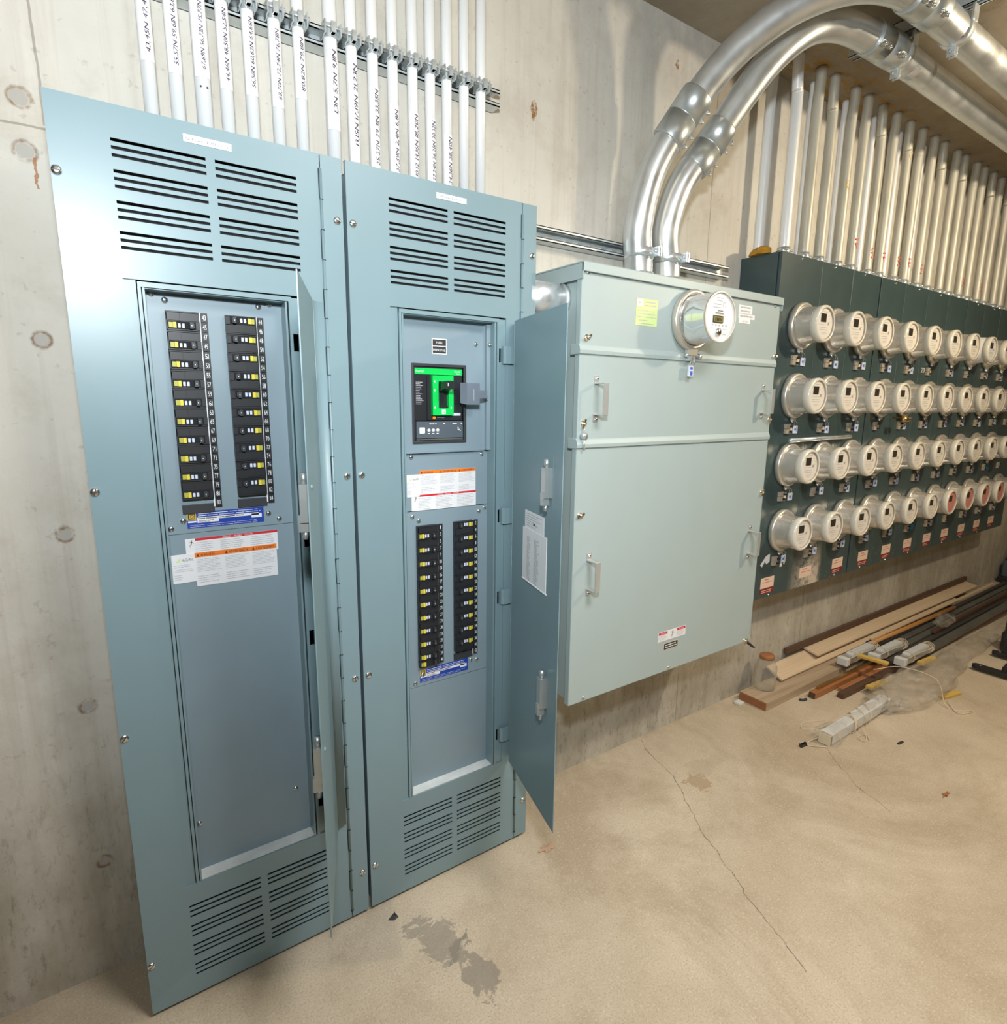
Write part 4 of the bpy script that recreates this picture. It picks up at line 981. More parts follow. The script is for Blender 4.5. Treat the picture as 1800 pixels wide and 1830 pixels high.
# ================================================================== struts
def strut(name, p0, p1, face, label, w=.041, d=.041):
    """U channel; open face towards 'face' (unit vector)"""
    p0, p1, f = Vector(p0), Vector(p1), Vector(face); t = (p1 - p0).normalized(); s = t.cross(f).normalized(); L = (p1 - p0).length
    mb = MB(); hw = w / 2; th = .0025
    def bx(a0, a1, b0, b1, c0, c1):       # a along t, b along s, c along f (0 = back)
        vs = [p0 + t * a + s * b + f * c for a, b, c in ((a0, b0, c0), (a1, b0, c0), (a1, b1, c0), (a0, b1, c0), (a0, b0, c1), (a1, b0, c1), (a1, b1, c1), (a0, b1, c1))]
        mb.add(vs, [(0, 3, 2, 1), (4, 5, 6, 7), (0, 1, 5, 4), (1, 2, 6, 5), (2, 3, 7, 6), (3, 0, 4, 7)])
    bx(0, L, -hw, -hw + th, 0, d); bx(0, L, hw - th, hw, 0, d)
    bx(0, L, -hw, -hw + .009, d - th, d); bx(0, L, hw - .009, hw, d - th, d); bx(0, L, -hw + .007, -hw + .009, d - .009, d); bx(0, L, hw - .009, hw - .007, d - .009, d)
    a = 0
    bx(0, L, -hw, -.007, 0, th); bx(0, L, .007, hw, 0, th)
    while a < L - .012:
        bx(a, min(a + .022, L), -.007, .007, 0, th); a += .050
    return tag(obj('strut_channel', mb, 'strut'), label, 'metal channel')
strut('s', (-.35, .1895, 2.156), (1.004, .1895, 2.156), (0, -1, 0), 'zinc strut channel on the wall holding the row of thin taped conduits')
strut('s', (.93, .1895, 1.842), (2.050, .1895, 1.842), (0, -1, 0), 'zinc strut channel on the wall just above the pale grey-green cabinet')
strut('s', (2.360, -.065, 2.5995), (2.360, -.50, 2.5995), (0, 0, -1), 'zinc strut channel under the ceiling carrying the two big conduits')

# ================================================================== thin conduits with tape
def thin_conduits():
    xs = [.172, .219, .267, .312, .362, .415, .466, .536, .585, .636, .686, .738, .786, .833, .883, .934]
    tp = [(1.993, 2.5, '43,45N 47,49N'), (1.985, 2.5, '55,57N 59,61N 63,65N'), (1.990, 2.13, '67,69N 56,73N 75,77N'), (1.982, 2.135, '44,46N 48,50N 52,54N'), (1.984, 2.135, '56,58N 60,62N 64,66N'), (1.975, 2.13, '68,70N 72,74N 76,78N'), (2.005, 2.13, '80,82N 79,81N'),
          (1.958, 2.105, '1,3N 5,7N 9,11N'), (1.903, 2.095, '13,15N 17,19N 21,23N'), (1.892, 2.075, '25,27N 29,31N 33,35N'), (1.889, 2.052, '37,39N 2,4N 6,8N'), (1.889, 2.048, '10,12 14,16N 18,20N'), (1.889, 2.045, '22,24N 26,28N 30,32N'), (1.889, 2.020, '34,36N 38,40N')]
    for i, x in enumerate(xs):
        r = .0150 if i in (2, 7) else .0128
        y = .1485 - r - .001
        t = thing('conduit', (x, y, 1.855), '', 'conduit', 'thin galvanised conduits above the blue-grey panels')
        if i < 14: lab = 'thin vertical conduit with white tape handwritten %s' % tp[i][2].replace(',', ' ')
        elif i == 14: lab = 'thin bare vertical conduit without writing, second from right in its row'
        else: lab = 'thin bare vertical conduit without writing, rightmost above the blue-grey panels'
        t['label'] = lab if len(lab.split()) <= 16 else 'thin vertical conduit with white tape starting with %s' % tp[i][2].split()[0].replace(',', ' ')
        m = MB(); m.tube([(x, y, 1.842), (x, y, 2.599)], r, 20); obj('pipe', m, 'galv', t)
        c = MB(); zc = 2.158       # clamp: two straps, ears and a screw
        n = 14
        for (a0, a1) in ((-80, 260),):
            ring0, ring1 = [], []
            for k in range(n + 1):
                a = math.radians(200 + (140) * k / n); ring0.append((x + (r + .0015) * math.cos(a), y + (r + .0015) * math.sin(a)))
        for (xa, ya), (xb, yb) in zip(ring0, ring0[1:]): c.add([(xa, ya, zc - .014), (xb, yb, zc - .014), (xb, yb, zc + .014), (xa, ya, zc + .014)], [(0, 1, 2, 3)], 0, True)
        for s in (-1, 1):
            xx = x + s * (r + .0015)
            c.box(xx - .001, xx + .001, y - r * .4, .1485, zc - .014, zc + .014)
        c.box(x - .004, x + .004, y - r - .016, y - r - .001, zc - .010, zc - .008); c.box(x - .0055, x + .0055, y - r - .013, y - r - .0015, zc - .010, zc + .012)
        c.tube([(x - r - .009, y - r - .004, zc + .004), (x + r + .009, y - r - .004, zc + .004)], .0022, 8); c.lathe((x + r + .006, y - r - .004, zc + .004), [(.0050, -.002), (.0050, .002)], 'x', 6, caps=True, smooth=False)
        c.box(x - r - .004, x - r - .001, y - r - .009, y - r + .008, zc - .012, zc + .014); c.box(x + r + .001, x + r + .004, y - r - .009, y - r + .008, zc - .012, zc + .014)
        obj('strut_clamp', c, 'zinc', t)
        if i < 14:
            z0, z1, s = tp[i]; z1 = min(z1, 2.139) if z1 < 2.3 else 2.139
            m = MB(); n = 8; rr = r + .0008; w0, w1 = -150, -30
            pr = [(x + rr * math.cos(math.radians(w0 + (w1 - w0) * k / n)), y + rr * math.sin(math.radians(w0 + (w1 - w0) * k / n))) for k in range(n + 1)]
            for (xa, ya), (xb, yb) in zip(pr, pr[1:]): m.add([(xa, ya, z0), (xb, yb, z0), (xb, yb, z1), (xa, ya, z1)], [(0, 1, 2, 3)], 0, True)
            to = obj('tape_label', m, 'tape', t)
            n2 = MB(); h = .0105 if i < 7 else .0125
            n2.text(s, h, (x + h * .45 + .001, y - r - .0016, z0 + .014 + (.02 if i in (7, 8) else 0)), (0, 0, 1), (-1, 0, 0), 0, width=min(z1 - z0 - .02, .0085 * len(s)), shear=.2)
            obj('handwriting', n2, 'ink', to)
        if i == 2:
            m = MB()
            for s in (-1, 1): m.lathe((x + s * .006, y - r * .93, 1.972), [(.0018, 0), (.0018, -.0015), (.0001, -.0015)], seg=8)
            obj('crimp_mark', m, 'black2', t)
thin_conduits()

# ================================================================== large conduits
def catmull(P, n=8):
    P = [Vector(p) for p in P]; P = [P[0] * 2 - P[1]] + P + [P[-1] * 2 - P[-2]]; out = []
    for i in range(1, len(P) - 2):
        for k in range(n):
            t = k / n; a, b, c, d = P[i - 1:i + 3]
            out.append(.5 * ((2 * b) + (c - a) * t + (2 * a - 5 * b + 4 * c - d) * t * t + (3 * b - a - 3 * c + d) * t ** 3))
    out.append(P[-2]); return out
def point_at(path, k): return path[k], (path[min(k + 1, len(path) - 1)] - path[k - 1]).normalized()
def sleeve(mb, path, k, L, r, m=0):
    p, t = point_at(path, k); mb.tube([p - t * L / 2, p - t * L / 2, p - t * (L / 2 - .003), p - t * .003, p - t * .0028, p + t * .0028, p + t * .003, p + t * (L / 2 - .003), p + t * L / 2], [r - .004, r - .001, r, r, r - .002, r - .002, r, r, r - .001], 36, m)
def big_conduit(path, label, ck, pts_screw, strut_x, grp='big conduits'):
    R = .0445
    t = thing('large_conduit', tuple(path[0]), label, 'conduit', 'large bent galvanised conduits')
    obj('pipe', MB().tube(path, R, 40), 'galvbig', t)
    for k in ck:
        p, d = point_at(path, k)
        m = MB(); sleeve(m, path, k, .150, R + .0060)
        co = obj('coupling', m, 'coupling', t)
        cam = (Vector((.025, -1.32, 1.355)) - p).normalized()
        side = (Vector(pts_screw) - Vector((0, 0, 0))); side = (side - d * side.dot(d)).normalized()
        for o_ in (-.055, -.026, .026, .055):
            s = MB()
            q = p + d * o_ + side * (R + .003)
            a = side; s.tube([q, q + a * .008], .0085, 6, 0, smooth=False); s.tube([q + a * .008, q + a * .013], .005, 8, 0)
            obj('set_screw', s, 'screw', co)
    # connector at the cabinet top and locknut
    m = MB(); p = path[0]; m.tube([p, p + Vector((0, 0, .040))], R + .005, 36); m.tube([p + Vector((0, 0, .0)), p + Vector((0, 0, .010))], R + .010, 8, smooth=False)
    obj('connector', m, 'zinc', t)
    m = MB(); m.tube([p + Vector((0, 0, .085)), p + Vector((0, 0, .113))], R + .003, 36)
    q = p + Vector((.020, -R - .001, .099)); m.box(q.x - .004, q.x - .001, q.y - .022, q.y, q.z - .014, q.z + .014); m.box(q.x + .007, q.x + .010, q.y - .022, q.y, q.z - .014, q.z + .014); m.tube([(q.x - .012, q.y - .012, q.z), (q.x + .018, q.y - .012, q.z)], .004, 8)
    obj('wall_clamp', m, 'zinc', t)
    # clamp below the ceiling strut
    j = min(range(len(path)), key=lambda i: abs(path[i].x - strut_x)); p = path[j]
    m = MB(); m.tube([(strut_x - .015, p.y, p.z), (strut_x + .015, p.y, p.z)], R + .003, 36)
    for yy, a in ((p.y, -1),):
        m.box(strut_x - .014, strut_x - .011, yy - .010, yy + .012, p.z - R - .028, p.z - R); m.box(strut_x + .004, strut_x + .007, yy - .010, yy + .012, p.z - R - .028, p.z - R)
        m.tube([(strut_x - .026, yy, p.z - R - .016), (strut_x + .020, yy, p.z - R - .016)], .004, 8); m.lathe((strut_x + .010, yy, p.z - R - .016), [(.009, -.003), (.009, .003)], 'x', 6, caps=True, smooth=False)
    m.box(strut_x - .018, strut_x + .018, p.y - R - .006, p.y - R, p.z + .01, 2.558); m.box(strut_x - .018, strut_x + .018, p.y + R, p.y + R + .006, p.z + .01, 2.558)
    obj('ceiling_clamp', m, 'zinc', t)
    return t
c2 = catmull([(1.645, .098, 1.724), (1.645, .098, 1.80), (1.630, .096, 1.92), (1.665, .075, 2.055), (1.735, .035, 2.165), (1.800, -.03, 2.30), (1.855, -.085, 2.400), (1.945, -.140, 2.485), (2.05, -.183, 2.515), (2.20, -.212, 2.512), (2.36, -.222, 2.508), (2.55, -.222, 2.506), (2.80, -.222, 2.506), (6.9, -.222, 2.506)])
c1 = catmull([(1.511, .098, 1.724), (1.511, .098, 1.80), (1.498, .095, 1.90), (1.525, .075, 2.06), (1.590, .022, 2.21), (1.665, -.055, 2.345), (1.730, -.130, 2.425), (1.800, -.215, 2.480), (1.890, -.305, 2.508), (2.00, -.365, 2.512), (2.15, -.385, 2.508), (2.36, -.385, 2.506), (2.80, -.385, 2.506), (6.9, -.385, 2.506)])
def nearest(path, P): return min(range(len(path)), key=lambda i: (path[i] - Vector(P)).length)
big_conduit(c1, 'big bent conduit rising from left side of pale cabinet, nearer the room', [nearest(c1, (1.590, .022, 2.21)), nearest(c1, (2.12, -.385, 2.508))], (.75, -.45, -.35), 2.36)
big_conduit(c2, 'big bent conduit rising from right side of pale cabinet, nearer the wall', [nearest(c2, (1.735, .035, 2.165)), nearest(c2, (2.255, -.218, 2.51))], (.75, -.45, -.35), 2.36)

m = MB(); m.tube([(1.012, .040, 1.637), (1.142, .040, 1.637)], .045, 40); m.tube([(1.130, .040, 1.637), (1.142, .040, 1.637)], .049, 40)
tag(obj('pipe_nipple', m, 'zinc'), 'short fat horizontal conduit joining right blue-grey panel to the pale cabinet', 'conduit')

# ================================================================== pipe row above the bank
def pipe_row():
    fx = [2.262, 2.400, 2.511, 2.655, 2.765, 2.912, 3.020, 3.165, 3.275, 3.412, 3.535, 3.680, 3.790, 3.930, 4.040, 4.185, 4.295, 4.440, 4.550, 4.695, 4.805]
    bx = [(2.214, .019), (2.482, .0125), (2.735, .0135), (2.985, .0135), (3.235, .0125), (3.49, .0125)]
    words = ['first', 'second', 'third', 'fourth', 'fifth', 'sixth', 'seventh', 'eighth', 'ninth', 'tenth', 'eleventh', 'twelfth', 'thirteenth', 'fourteenth', 'fifteenth', 'sixteenth', 'seventeenth', 'eighteenth', 'nineteenth', 'twentieth', 'twenty-first']
    yl = {3: .36, 7: .14, 14: .24, 16: .26}
    red = {4: .05, 5: .035, 6: .03, 7: .035, 8: .04, 9: .03, 13: .03, 15: .03}
    def pipe(x, y, r, k, front):
        t = thing('conduit', (x, y, 1.914), '', 'conduit', 'weathered conduits above the meter bank')
        dx = (-.016, 0, -.012, .004, .0)[k % 5] if front else .0
        P = catmull([(x, y, 1.914), (x, y, 2.10), (x, y, 2.44), (x + dx * .3, y, 2.49), (x + dx, y - .003, 2.55), (x + dx, y - .003, 2.5995)], 4)
        obj('pipe', MB().tube(P, r, 20), 'galv' if (front and k < 1) or not front else 'galvold', t)
        m = MB(); m.tube([(x, y, 1.914), (x, y, 1.944), (x, y, 1.944)], [r + .004, r + .004, r + .001], 20); m.tube([(x, y, 1.914), (x, y, 1.921)], r + .009, 8, smooth=False); m.tube([(x, y, 1.931), (x, y, 1.934)], r + .006, 20)
        m.tube([(x + r * .6, y - r - .001, 1.930), (x + r * .6 + .004, y - r - .010, 1.930)], .004, 8)
        obj('connector', m, 'zinc', t)
        lab = '%s pipe from left in the %s row above the meter bank' % (words[k], 'front' if front else 'rear')
        if front and k in yl:
            z = 2.599 - yl[k]; m = MB(); m.disc((0, 0, 0), .017, 16); m.xf(lambda p: Vector((x + p.x * .8, y - r * math.sqrt(max(0, 1 - (p.x * .8 / r) ** 2)) - .0008, z + p.z)))
            obj('paint_dot', m, 'ypaint', t); lab = lab.replace(' above the meter bank', ' above meters, with yellow paint dot')
        if front and k in red:
            m = MB(); z = 1.975 + red[k]; m.text('M2' if k % 2 else '41', .030, (x + .012, y - r - .0012, z - .02), (0, 0, 1), (-1, 0, 0), 0, width=.05)
            obj('marker_writing', m, 'rpaint', t); lab = lab.replace(' from left', '').replace(' above the meter bank', ' above meters') + (' and red scribble' if 'yellow' in lab else ', counted from left, red scribble low')
        t['label'] = lab
    for k, x in enumerate(fx): pipe(x, .066, .0192, k, True)
    for k, (x, r) in enumerate(bx): pipe(x, .142, r, k, False)
pipe_row()
m = MB()
random.seed(3)
base = [(2.150, .10), (2.175, .06), (2.205, .085), (2.230, .12), (2.20, .16), (2.165, .15)]
m.loft([[(x, y, 1.9145) for x, y in base], [(x + random.uniform(-.008, .008), y, 1.9145 + random.uniform(.008, .022)) for x, y in base], [(2.19 + (x - 2.19) * .4, .11 + (y - .11) * .4, 1.945) for x, y in base]], 0)
tag(obj('foam_blob', m, 'foam'), 'small orange-yellow foam scrap on the left top corner of the meter bank', 'foam')

# ================================================================== floor clutter
def stick(name, p0, p1, w, h, mt, label, cat, round_=False, group=None, m2=None, roll=0.):
    """bar from p0 to p1; z of the points = underside"""
    p0, p1 = Vector(p0), Vector(p1); t = (p1 - p0).normalized(); s = t.cross(Vector((0, 0, 1))).normalized(); u = s.cross(t).normalized()
    if roll: s, u = s * math.cos(roll) + u * math.sin(roll), u * math.cos(roll) - s * math.sin(roll)
    mb = MB()
    if round_: mb.tube([p0 + u * h / 2, p1 + u * h / 2], h / 2, 16)
    else:
        vs = [q + s * a * w / 2 + u * b for q in (p0, p1) for a, b in ((-1, 0), (1, 0), (1, h), (-1, h))]
        mb.add(vs, [(0, 1, 5, 4), (1, 2, 6, 5), (2, 3, 7, 6), (3, 0, 4, 7)], 0); mb.add(vs, [(3, 2, 1, 0), (4, 5, 6, 7)], 1)
    o = obj(name, mb, [mt, m2 or mt], bevel=0 if round_ else min(.002, h * .15))
    return tag(o, label, cat, group)
stick('plank', (2.375, .086, 0), (4.55, .086, 0), .135, .040, 'plank', 'thick worn plank lowest in the pile with reddish end grain, against the wall', 'plank', m2='endgrain')
stick('board', (2.62, .138, .064), (4.75, .138, .064), .095, .012, 'ply', 'pale thin board whose end reaches the glass jar, under another pale board', 'board', roll=-.42)
stick('board', (2.955, .143, .094), (5.10, .143, .094), .085, .010, 'ply', 'pale board lying uppermost on the pile close to the wall', 'board', roll=-.20)
stick('wood_strip', (2.774, .176, .118), (5.10, .176, .118), .018, .030, 'darkwood', 'long dark brown strip along the wall behind the pale boards', 'wood strip')
stick('wood_strip', (3.40, .050, .094), (5.25, .055, .094), .016, .010, 'ply', 'narrow pale batten beside the uppermost board', 'wood strip')
stick('pole', (3.252, .040, .072), (4.45, .020, .072), .024, .024, 'orangew', 'round orange-brown wooden pole lying on the metal rails', 'pole', True)
def striped():
    mb = MB(); a, b = Vector((3.404, .066, .070)), Vector((3.80, .052, .070)); n = 8
    t = thing('striped_rod', tuple(a), 'short blue and white banded rod next to the orange pole', 'rod')
    for i in range(n):
        m = MB(); m.tube([a.lerp(b, i / n), a.lerp(b, (i + 1) / n)], .0095 if i % 2 else .0105, 14); obj('band', m, 'bluep' if i % 2 == 0 else 'whitep', t)
striped()
for i, (y, w, h, z, x0, x1, mt, lb) in enumerate([(-.002, .034, .030, .032, 3.36, 5.6, 'rail', 'dark grey aluminium rail beside the worn plank, continuing from first white-ended blind rail'), (.034, .026, .028, .042, 3.42, 5.5, 'rail2', 'dark narrow metal rail just under the orange pole'), (-.045, .036, .030, .030, 3.55, 5.45, 'rail', 'dark grey rail leading from the second white-ended blind rail'), (-.088, .030, .026, .030, 3.30, 5.2, 'rail2', 'blackish rail between the second and third blind rails'), (-.135, .034, .030, .030, 3.62, 5.0, 'rail', 'grey rail leading from the third white-ended blind rail'), (-.066, .020, .020, .060, 3.9, 5.3, 'darkwood', 'thin brown strip lying on top of the grey rails')]):
    stick('metal_rail' if mt != 'darkwood' else 'wood_strip', (x0, y, z), (x1, y + .02, z), w, h, mt, lb, 'rail' if mt != 'darkwood' else 'wood strip')
stick('copper_bar', (2.668, -.030, 0), (4.6, -.052, 0), .032, .030, 'copper', 'square copper-brown bar on the floor with torn foil at its end', 'bar', m2='darkwood')
stick('copper_bar', (2.846, -.072, 0), (4.2, -.092, 0), .024, .020, 'copper', 'flatter copper-brown strip in front of the square copper bar', 'bar')
stick('wood_strip', (2.78, -.105, 0), (4.9, -.130, 0), .030, .026, 'darkwood', 'dark brown moulding on the floor in front of the copper bars', 'wood strip')
stick('metal_rail', (2.72, -.025, .031), (3.30, -.030, .031), .018, .010, 'brass', 'thin olive metal strip lying over the copper bar', 'rail')
def blind(x0, y, L, label):
    t = thing('blind_headrail', (x0, y, .062), label, 'window blind', 'white window blind headrails tied with cord')
    obj('rail', MB().box(x0 + .010, x0 + L, y - .022, y + .022, .062, .094), 'alu', t, bevel=.002)
    m = MB(); m.box(x0 - .004, x0 + .030, y - .026, y + .026, .059, .099); obj('end_cap', m, 'whitep', t, bevel=.004)
    m = MB(); m.box(x0 + .08, x0 + L - .02, y - .010, y + .022, .094, .100)
    for k in range(14): m.box(x0 + .09 + k * (L - .12) / 14, x0 + .098 + k * (L - .12) / 14, y - .012, y + .022, .100, .104)
    obj('bracket_strip', m, 'whitep', t)
    for q in (x0 + L - .03, x0 + L - .015, x0 + L, x0 + .10):
        P = [(q + .006 * math.sin(a), y + .030 * math.cos(a), .080 + .027 * math.sin(a)) for a in [2 * math.pi * k / 16 for k in range(17)]]
        obj('cord', MB().tube(P, .0016, 6), 'stringm', t)
    P = catmull([(x0 + L, y - .02, .105), (x0 + L - .1, y - .045, .110), (x0 + L - .2, y - .035, .108), (x0 + .02, y - .03, .104)], 6)
    obj('cord', MB().tube(P, .0016, 6), 'stringm', t)
blind(3.020, .012, .33, 'white-ended blind headrail tied with cord, nearest the wall of three')
blind(3.200, -.052, .33, 'white-ended blind headrail tied with cord, middle one of three')
blind(3.262, -.150, .34, 'white-ended blind headrail tied with cord, third and farthest from the wall')
stick('yellow_block', (3.075, -.035, .110), (3.095, -.165, .110), .030, .014, 'ysponge', 'yellow stick lying crosswise over the blind headrails', 'stick')
stick('yellow_block', (2.93, -.158, .028), (3.07, -.172, .028), .030, .014, 'ysponge', 'yellow stick below the crosswise one, touching the brown moulding', 'stick')
stick('yellow_block', (3.185, -.372, 0), (3.31, -.395, 0), .028, .014, 'ysponge', 'yellow stick lying alone on the floor in front of the plastic bag', 'stick')
stick('yellow_block', (3.36, -.205, .06), (3.50, -.215, .06), .030, .014, 'ysponge', 'yellow stick tucked under the third blind headrail', 'stick')

def jar():
    cx, cy, z0 = 2.505, .112, .040
    t = thing('glass_jar', (cx, cy, z0), 'dust-covered clear glass jar with rusty lid standing on the plank end', 'jar')
    m = MB(); m.lathe((cx, cy, z0), [(.0001, .003), (.040, .0), (.047, .006), (.049, .06), (.048, .110), (.040, .130), (.029, .140), (.029, .150)], 'z', 32)
    obj('jar_glass', m, 'jar', t)
    m = MB(); m.lathe((cx, cy, z0), [(.0001, .166), (.031, .166), (.033, .163), (.033, .149), (.031, .148)], 'z', 28); obj('lid', m, 'copper', t)
jar()

def bag():
    t = thing('plastic_bag', (3.1, -.25, 0), 'big crumpled clear plastic film bag spread over the floor in front of the bars', 'plastic bag')
    random.seed(11)
    path = [(2.78, -.258, .030, .030, .034), (2.82, -.256, .035, .055, .040), (2.88, -.262, .04, .085, .044), (2.98, -.275, .045, .100, .050), (3.12, -.285, .045, .105, .050), (3.28, -.285, .045, .100, .048), (3.5, -.260, .040, .078, .045), (3.8, -.235, .035, .062, .038), (4.2, -.225, .03, .055, .034), (4.7, -.22, .03, .05, .03), (5.1, -.215, .03, .05, .03)]
    rings = []; pts = catmull([(a, b, c) for a, b, c, _, _ in path], 5); rs = catmull([(d, e, 0) for _, _, _, d, e in path], 5); n = 40
    for i, (p, r) in enumerate(zip(pts, rs)):
        rg = []
        for j in range(n):
            a = 2 * math.pi * j / n
            k = 1 + .16 * math.sin(3 * a + i * .7) * math.sin(i * .45) + .08 * math.sin(7 * a - i * 1.1) + random.uniform(-.02, .02)
            rg.append((p.x + .02 * math.sin(5 * a + i), p.y + r.x * k * math.cos(a), max(.002, p.z + r.y * k * math.sin(a))))
        rings.append(rg)
    obj('film', MB().loft(rings, 0, caps=False, smooth=True), 'film', t)
    m = MB(); m.loft([[(2.70, -.21, .003), (2.70, -.21, .0031)], [(2.70, -.21, .003), (2.70, -.21, .0031)]], 0, caps=False, closed=False) if False else None
    P = catmull([(2.98, -.15, .112), (3.10, -.22, .121), (3.18, -.34, .085), (3.10, -.42, .006), (3.16, -.50, .004), (3.08, -.47, .004), (3.16, -.40, .006)], 8)
    obj('cord', MB().tube(P, .0018, 6), 'stringm', t)
    t2 = thing('plastic_profile', (2.34, -.262, 0), 'pale square plastic tube wrapped in film and cord, end pointing into the room', 'plastic tube')
    a, b = Vector((2.335, -.262, .002)), Vector((2.86, -.258, .012)); d = (b - a).normalized(); s = Vector((-d.y, d.x, 0)); u = Vector((0, 0, 1))
    vs = [q + s * k * .024 + u * h for q in (a, b) for k, h in ((-1, 0), (1, 0), (1, .045), (-1, .045))]
    obj('tube', MB().add(vs, [(0, 1, 5, 4), (1, 2, 6, 5), (2, 3, 7, 6), (3, 0, 4, 7), (4, 5, 6, 7)]), 'whitep', t2, bevel=.002)
    obj('end_plug', MB().add([v - d * .002 if i < 4 else vs[i - 4] + d * .012 for i, v in enumerate(vs)], [(3, 2, 1, 0), (0, 1, 5, 4), (1, 2, 6, 5), (2, 3, 7, 6), (3, 0, 4, 7)]), 'cream', t2)
    rings = []
    for i in range(16):
        q = a.lerp(b, .03 + i / 15 * .95); k = .030 + .004 * math.sin(i * 1.3) + (.022 * max(0, 1 - i / 4))
        rings.append([(q.x, q.y + k * math.cos(w) * (1 + .1 * math.sin(5 * w + i)), max(.0015, .024 + (k + .004) * math.sin(w))) for w in [2 * math.pi * j / 20 for j in range(20)]])
    obj('wrap_film', MB().loft(rings, 0, caps=False, smooth=True), 'film', t2)
    for k, q in enumerate((.36, .40, .43, .46, .58, .66)):
        c = a.lerp(b, q); P = [(c.x + .02 * math.sin(w + k) + .01 * k * math.cos(w), c.y + .035 * math.cos(w), max(.0022, .026 + .036 * math.sin(w))) for w in [2 * math.pi * j / 20 for j in range(21)]]
        obj('cord', MB().tube(P, .0017, 6), 'stringm', t2)
    for P in ([(2.53, -.235, .05), (2.44, -.19, .004), (2.37, -.15, .0025), (2.43, -.13, .0025), (2.52, -.17, .0025)], [(2.56, -.30, .02), (2.53, -.335, .003), (2.49, -.345, .003), (2.50, -.315, .003), (2.55, -.325, .003), (2.52, -.35, .003)], [(2.34, -.25, .03), (2.30, -.22, .003), (2.27, -.235, .003), (2.33, -.29, .003)]):
        obj('cord', MB().tube(catmull(P, 6), .0017, 6), 'stringm', t2)
bag()
def crumple(name, c, r, label, cat):
    random.seed(5); mb = MB(); rings = []
    for i in range(9):
        a = math.pi * i / 8; rg = []
        for j in range(14):
            b = 2 * math.pi * j / 14; k = r * random.uniform(.72, 1.1); rg.append((c[0] + 2.0 * k * math.cos(a), c[1] + k * math.sin(a) * math.cos(b), c[2] + k * .8 * math.sin(a) * math.sin(b) + r * .8))
        rings.append(rg)
    mb.loft(rings, 0, smooth=False); return tag(obj(name, mb, 'film'), label, cat)
crumple('plastic_wrap', (4.02, -.075, .082), .048, 'small crumpled clear plastic wrap lying on the dark rails', 'plastic wrap')

# rolling stand at the right edge
def stand():
    t = thing('rolling_base', (3.85, -.42, 0), 'black metal base with two flat legs at the right edge beyond the plastic bag', 'equipment base')
    for x, y0 in ((3.690, -.325), (3.985, -.322)):
        m = MB(); n = 10; w = .020
        out = [(x + w * math.cos(math.pi * k / n), y0 - w + w * math.sin(math.pi * k / n)) for k in range(n + 1)] + [(x - w, -.78), (x + w, -.78)]
        m.loft([[(a, b, .014) for a, b in out], [(a, b, .034) for a, b in out]], 0)
        lo = obj('leg', m, 'black', t, bevel=.003); obj('bolt', MB().lathe((x, y0 - .035, .034), [(.0001, .002), (.005, .002), (.005, 0)], 'z', 10), 'screw', lo)
    for x, y in ((3.80, -.46), (3.80, -.72), (3.69, -.70), (3.985, -.70), (4.10, -.38)):
        obj('caster_wheel', MB().lathe((x, y, .030), [(.0001, -.013), (.028, -.013), (.030, -.008), (.030, .008), (.028, .013), (.0001, .013)], 'x', 22), 'black2', t)
    obj('cross_bar', MB().box(3.66, 4.12, -.79, -.73, .016, .042), 'black', t, bevel=.004)
    obj('base_drum', MB().lathe((4.14, -.37, .0), [(.0001, .0), (.050, .0), (.055, .01), (.055, .10), (.045, .115), (.045, .20), (.0001, .205)], 'z', 28), 'black2', t)
    obj('side_plate', MB().box(3.70, 4.12, -.455, -.445, .030, .055), 'black', t)
stand()
def tool():
    t = thing('tool_case', (6.05, .10, 0), 'grey and black tool case with yellow knob in the far right corner', 'tool case')
    m = MB(); m.box(5.78, 6.30, -.02, .16, .03, .17); obj('case', m, 'slate', t, bevel=.012)
    obj('base', MB().box(5.74, 6.34, -.05, .17, 0, .05), 'black', t, bevel=.008)
    obj('knob', MB().lathe((5.775, .03, .085), [(.0001, -.016), (.022, -.014), (.026, 0), (.026, .006)], 'x', 20), 'yellow', t)
    obj('lid', MB().box(5.90, 6.30, -.03, .165, .165, .20), 'rail', t, bevel=.008)
tool()
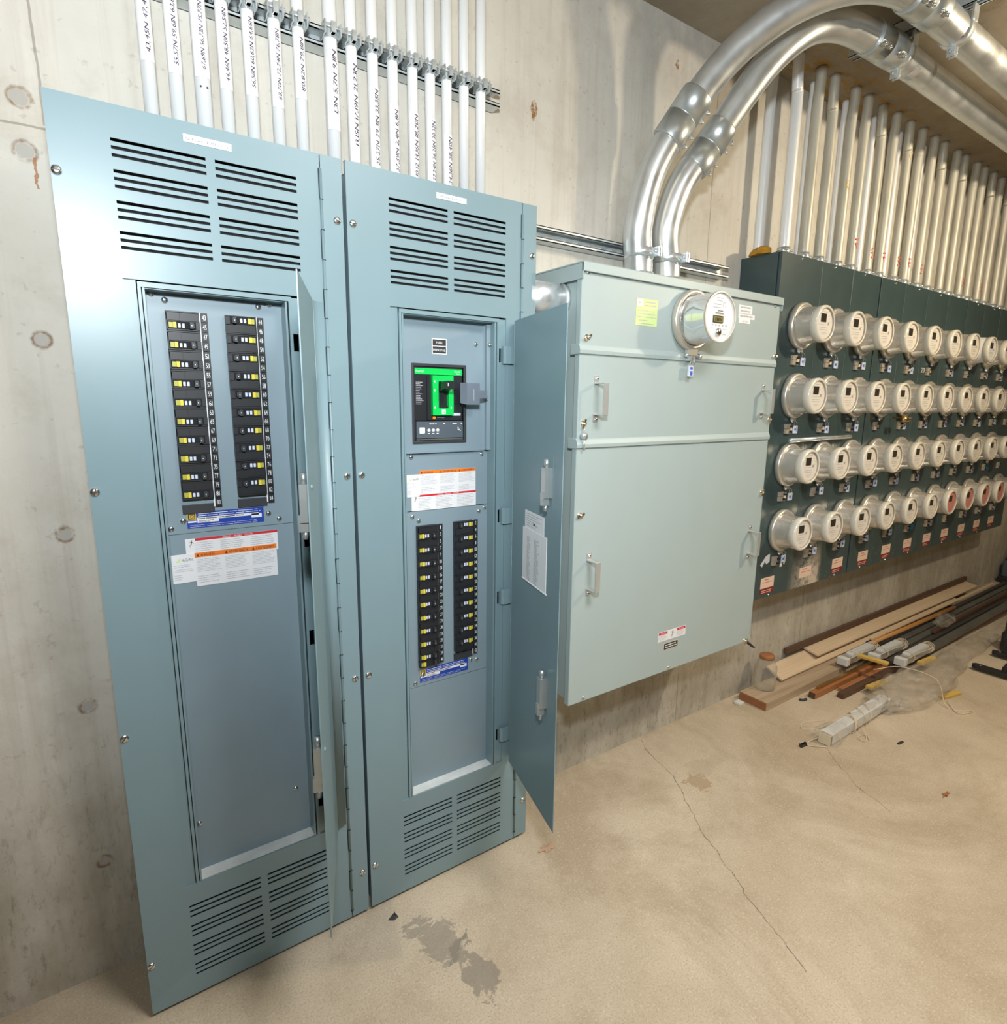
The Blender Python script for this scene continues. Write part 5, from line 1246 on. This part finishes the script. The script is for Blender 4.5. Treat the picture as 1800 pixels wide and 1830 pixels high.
# small litter
m = MB(); m.box(-.018, .018, -.006, .006, 0, .003); m.box(-.018, .018, -.006, -.004, .003, .012); m.box(-.018, .018, .004, .006, .003, .012); m.box(-.018, -.016, -.007, .007, 0, .014); m.box(.016, .018, -.007, .007, 0, .014)
m.xf(lambda p: Vector((2.250 + p.x * .92 + p.y * .4, -.222 + p.y * .92 - p.x * .1, p.z)))
tag(obj('plastic_clip', m, 'black'), 'small black plastic clip on the floor before the wrapped tube', 'plastic clip')
m = MB(); m.loft([[(2.588, -.434, .0), (2.620, -.438, .0), (2.620, -.430, .0), (2.588, -.426, 0)], [(2.588, -.434, .006), (2.620, -.438, .006), (2.620, -.430, .006), (2.588, -.426, .006)]], 0)
tag(obj('plastic_bit', m, 'black2'), 'tiny dark bit on the floor right of the wrapped plastic tube', 'debris')
m = MB(); m.add([(.534, -.052, .001), (.548, -.062, .001), (.562, -.058, .001), (.556, -.044, .001), (.563, -.034, .001), (.550, -.044, .001), (.548, -.050, .010), (.556, -.046, .008)], [(0, 1, 2, 3, 5), (0, 1, 6), (1, 2, 6), (2, 3, 7), (3, 4, 7), (4, 5, 7), (5, 0, 6), (6, 2, 7), (5, 6, 7)])
tag(obj('plastic_chip', m, 'black'), 'small black scrap on the floor in front of the two panels', 'debris')
def leaf(x, y, s, mt, label, cat='leaf', sq=.5):
    random.seed(int(x * 1000)); m = MB(); n = 15; V = [(x, y, .004 * s / .03)]
    for k in range(n):
        a = 2 * math.pi * k / n; r = s * (1 if k % 3 else .55) * random.uniform(.75, 1.1); V.append((x + r * math.cos(a), y + r * sq * math.sin(a), random.uniform(.001, .005)))
    m.add(V, [(0, k + 1, (k + 1) % n + 1) for k in range(n)]); return tag(obj('dry_leaf' if cat == 'leaf' else 'wood_chip', m, mt), label, cat)
leaf(1.045, -.085, .034, 'dustleaf', 'pale dry leaf on the floor below the open panel door')
leaf(2.383, -.668, .030, 'copper', 'reddish-brown chip on the bare floor at right', 'wood chip', .3)
m = MB(); m.tube([(2.60, -.01, .005), (2.612, -.022, .005), (2.63, -.026, .005)], .006, 8)
tag(obj('plastic_oval', m, 'black2'), 'small dark oval piece on the floor in front of the plank', 'debris')
m = MB(); m.box(2.318, 2.352, .112, .142, 0, .012); tag(obj('foam_chip', m, 'whitep', bevel=.002), 'little white block by the wall at the end of the plank', 'debris')
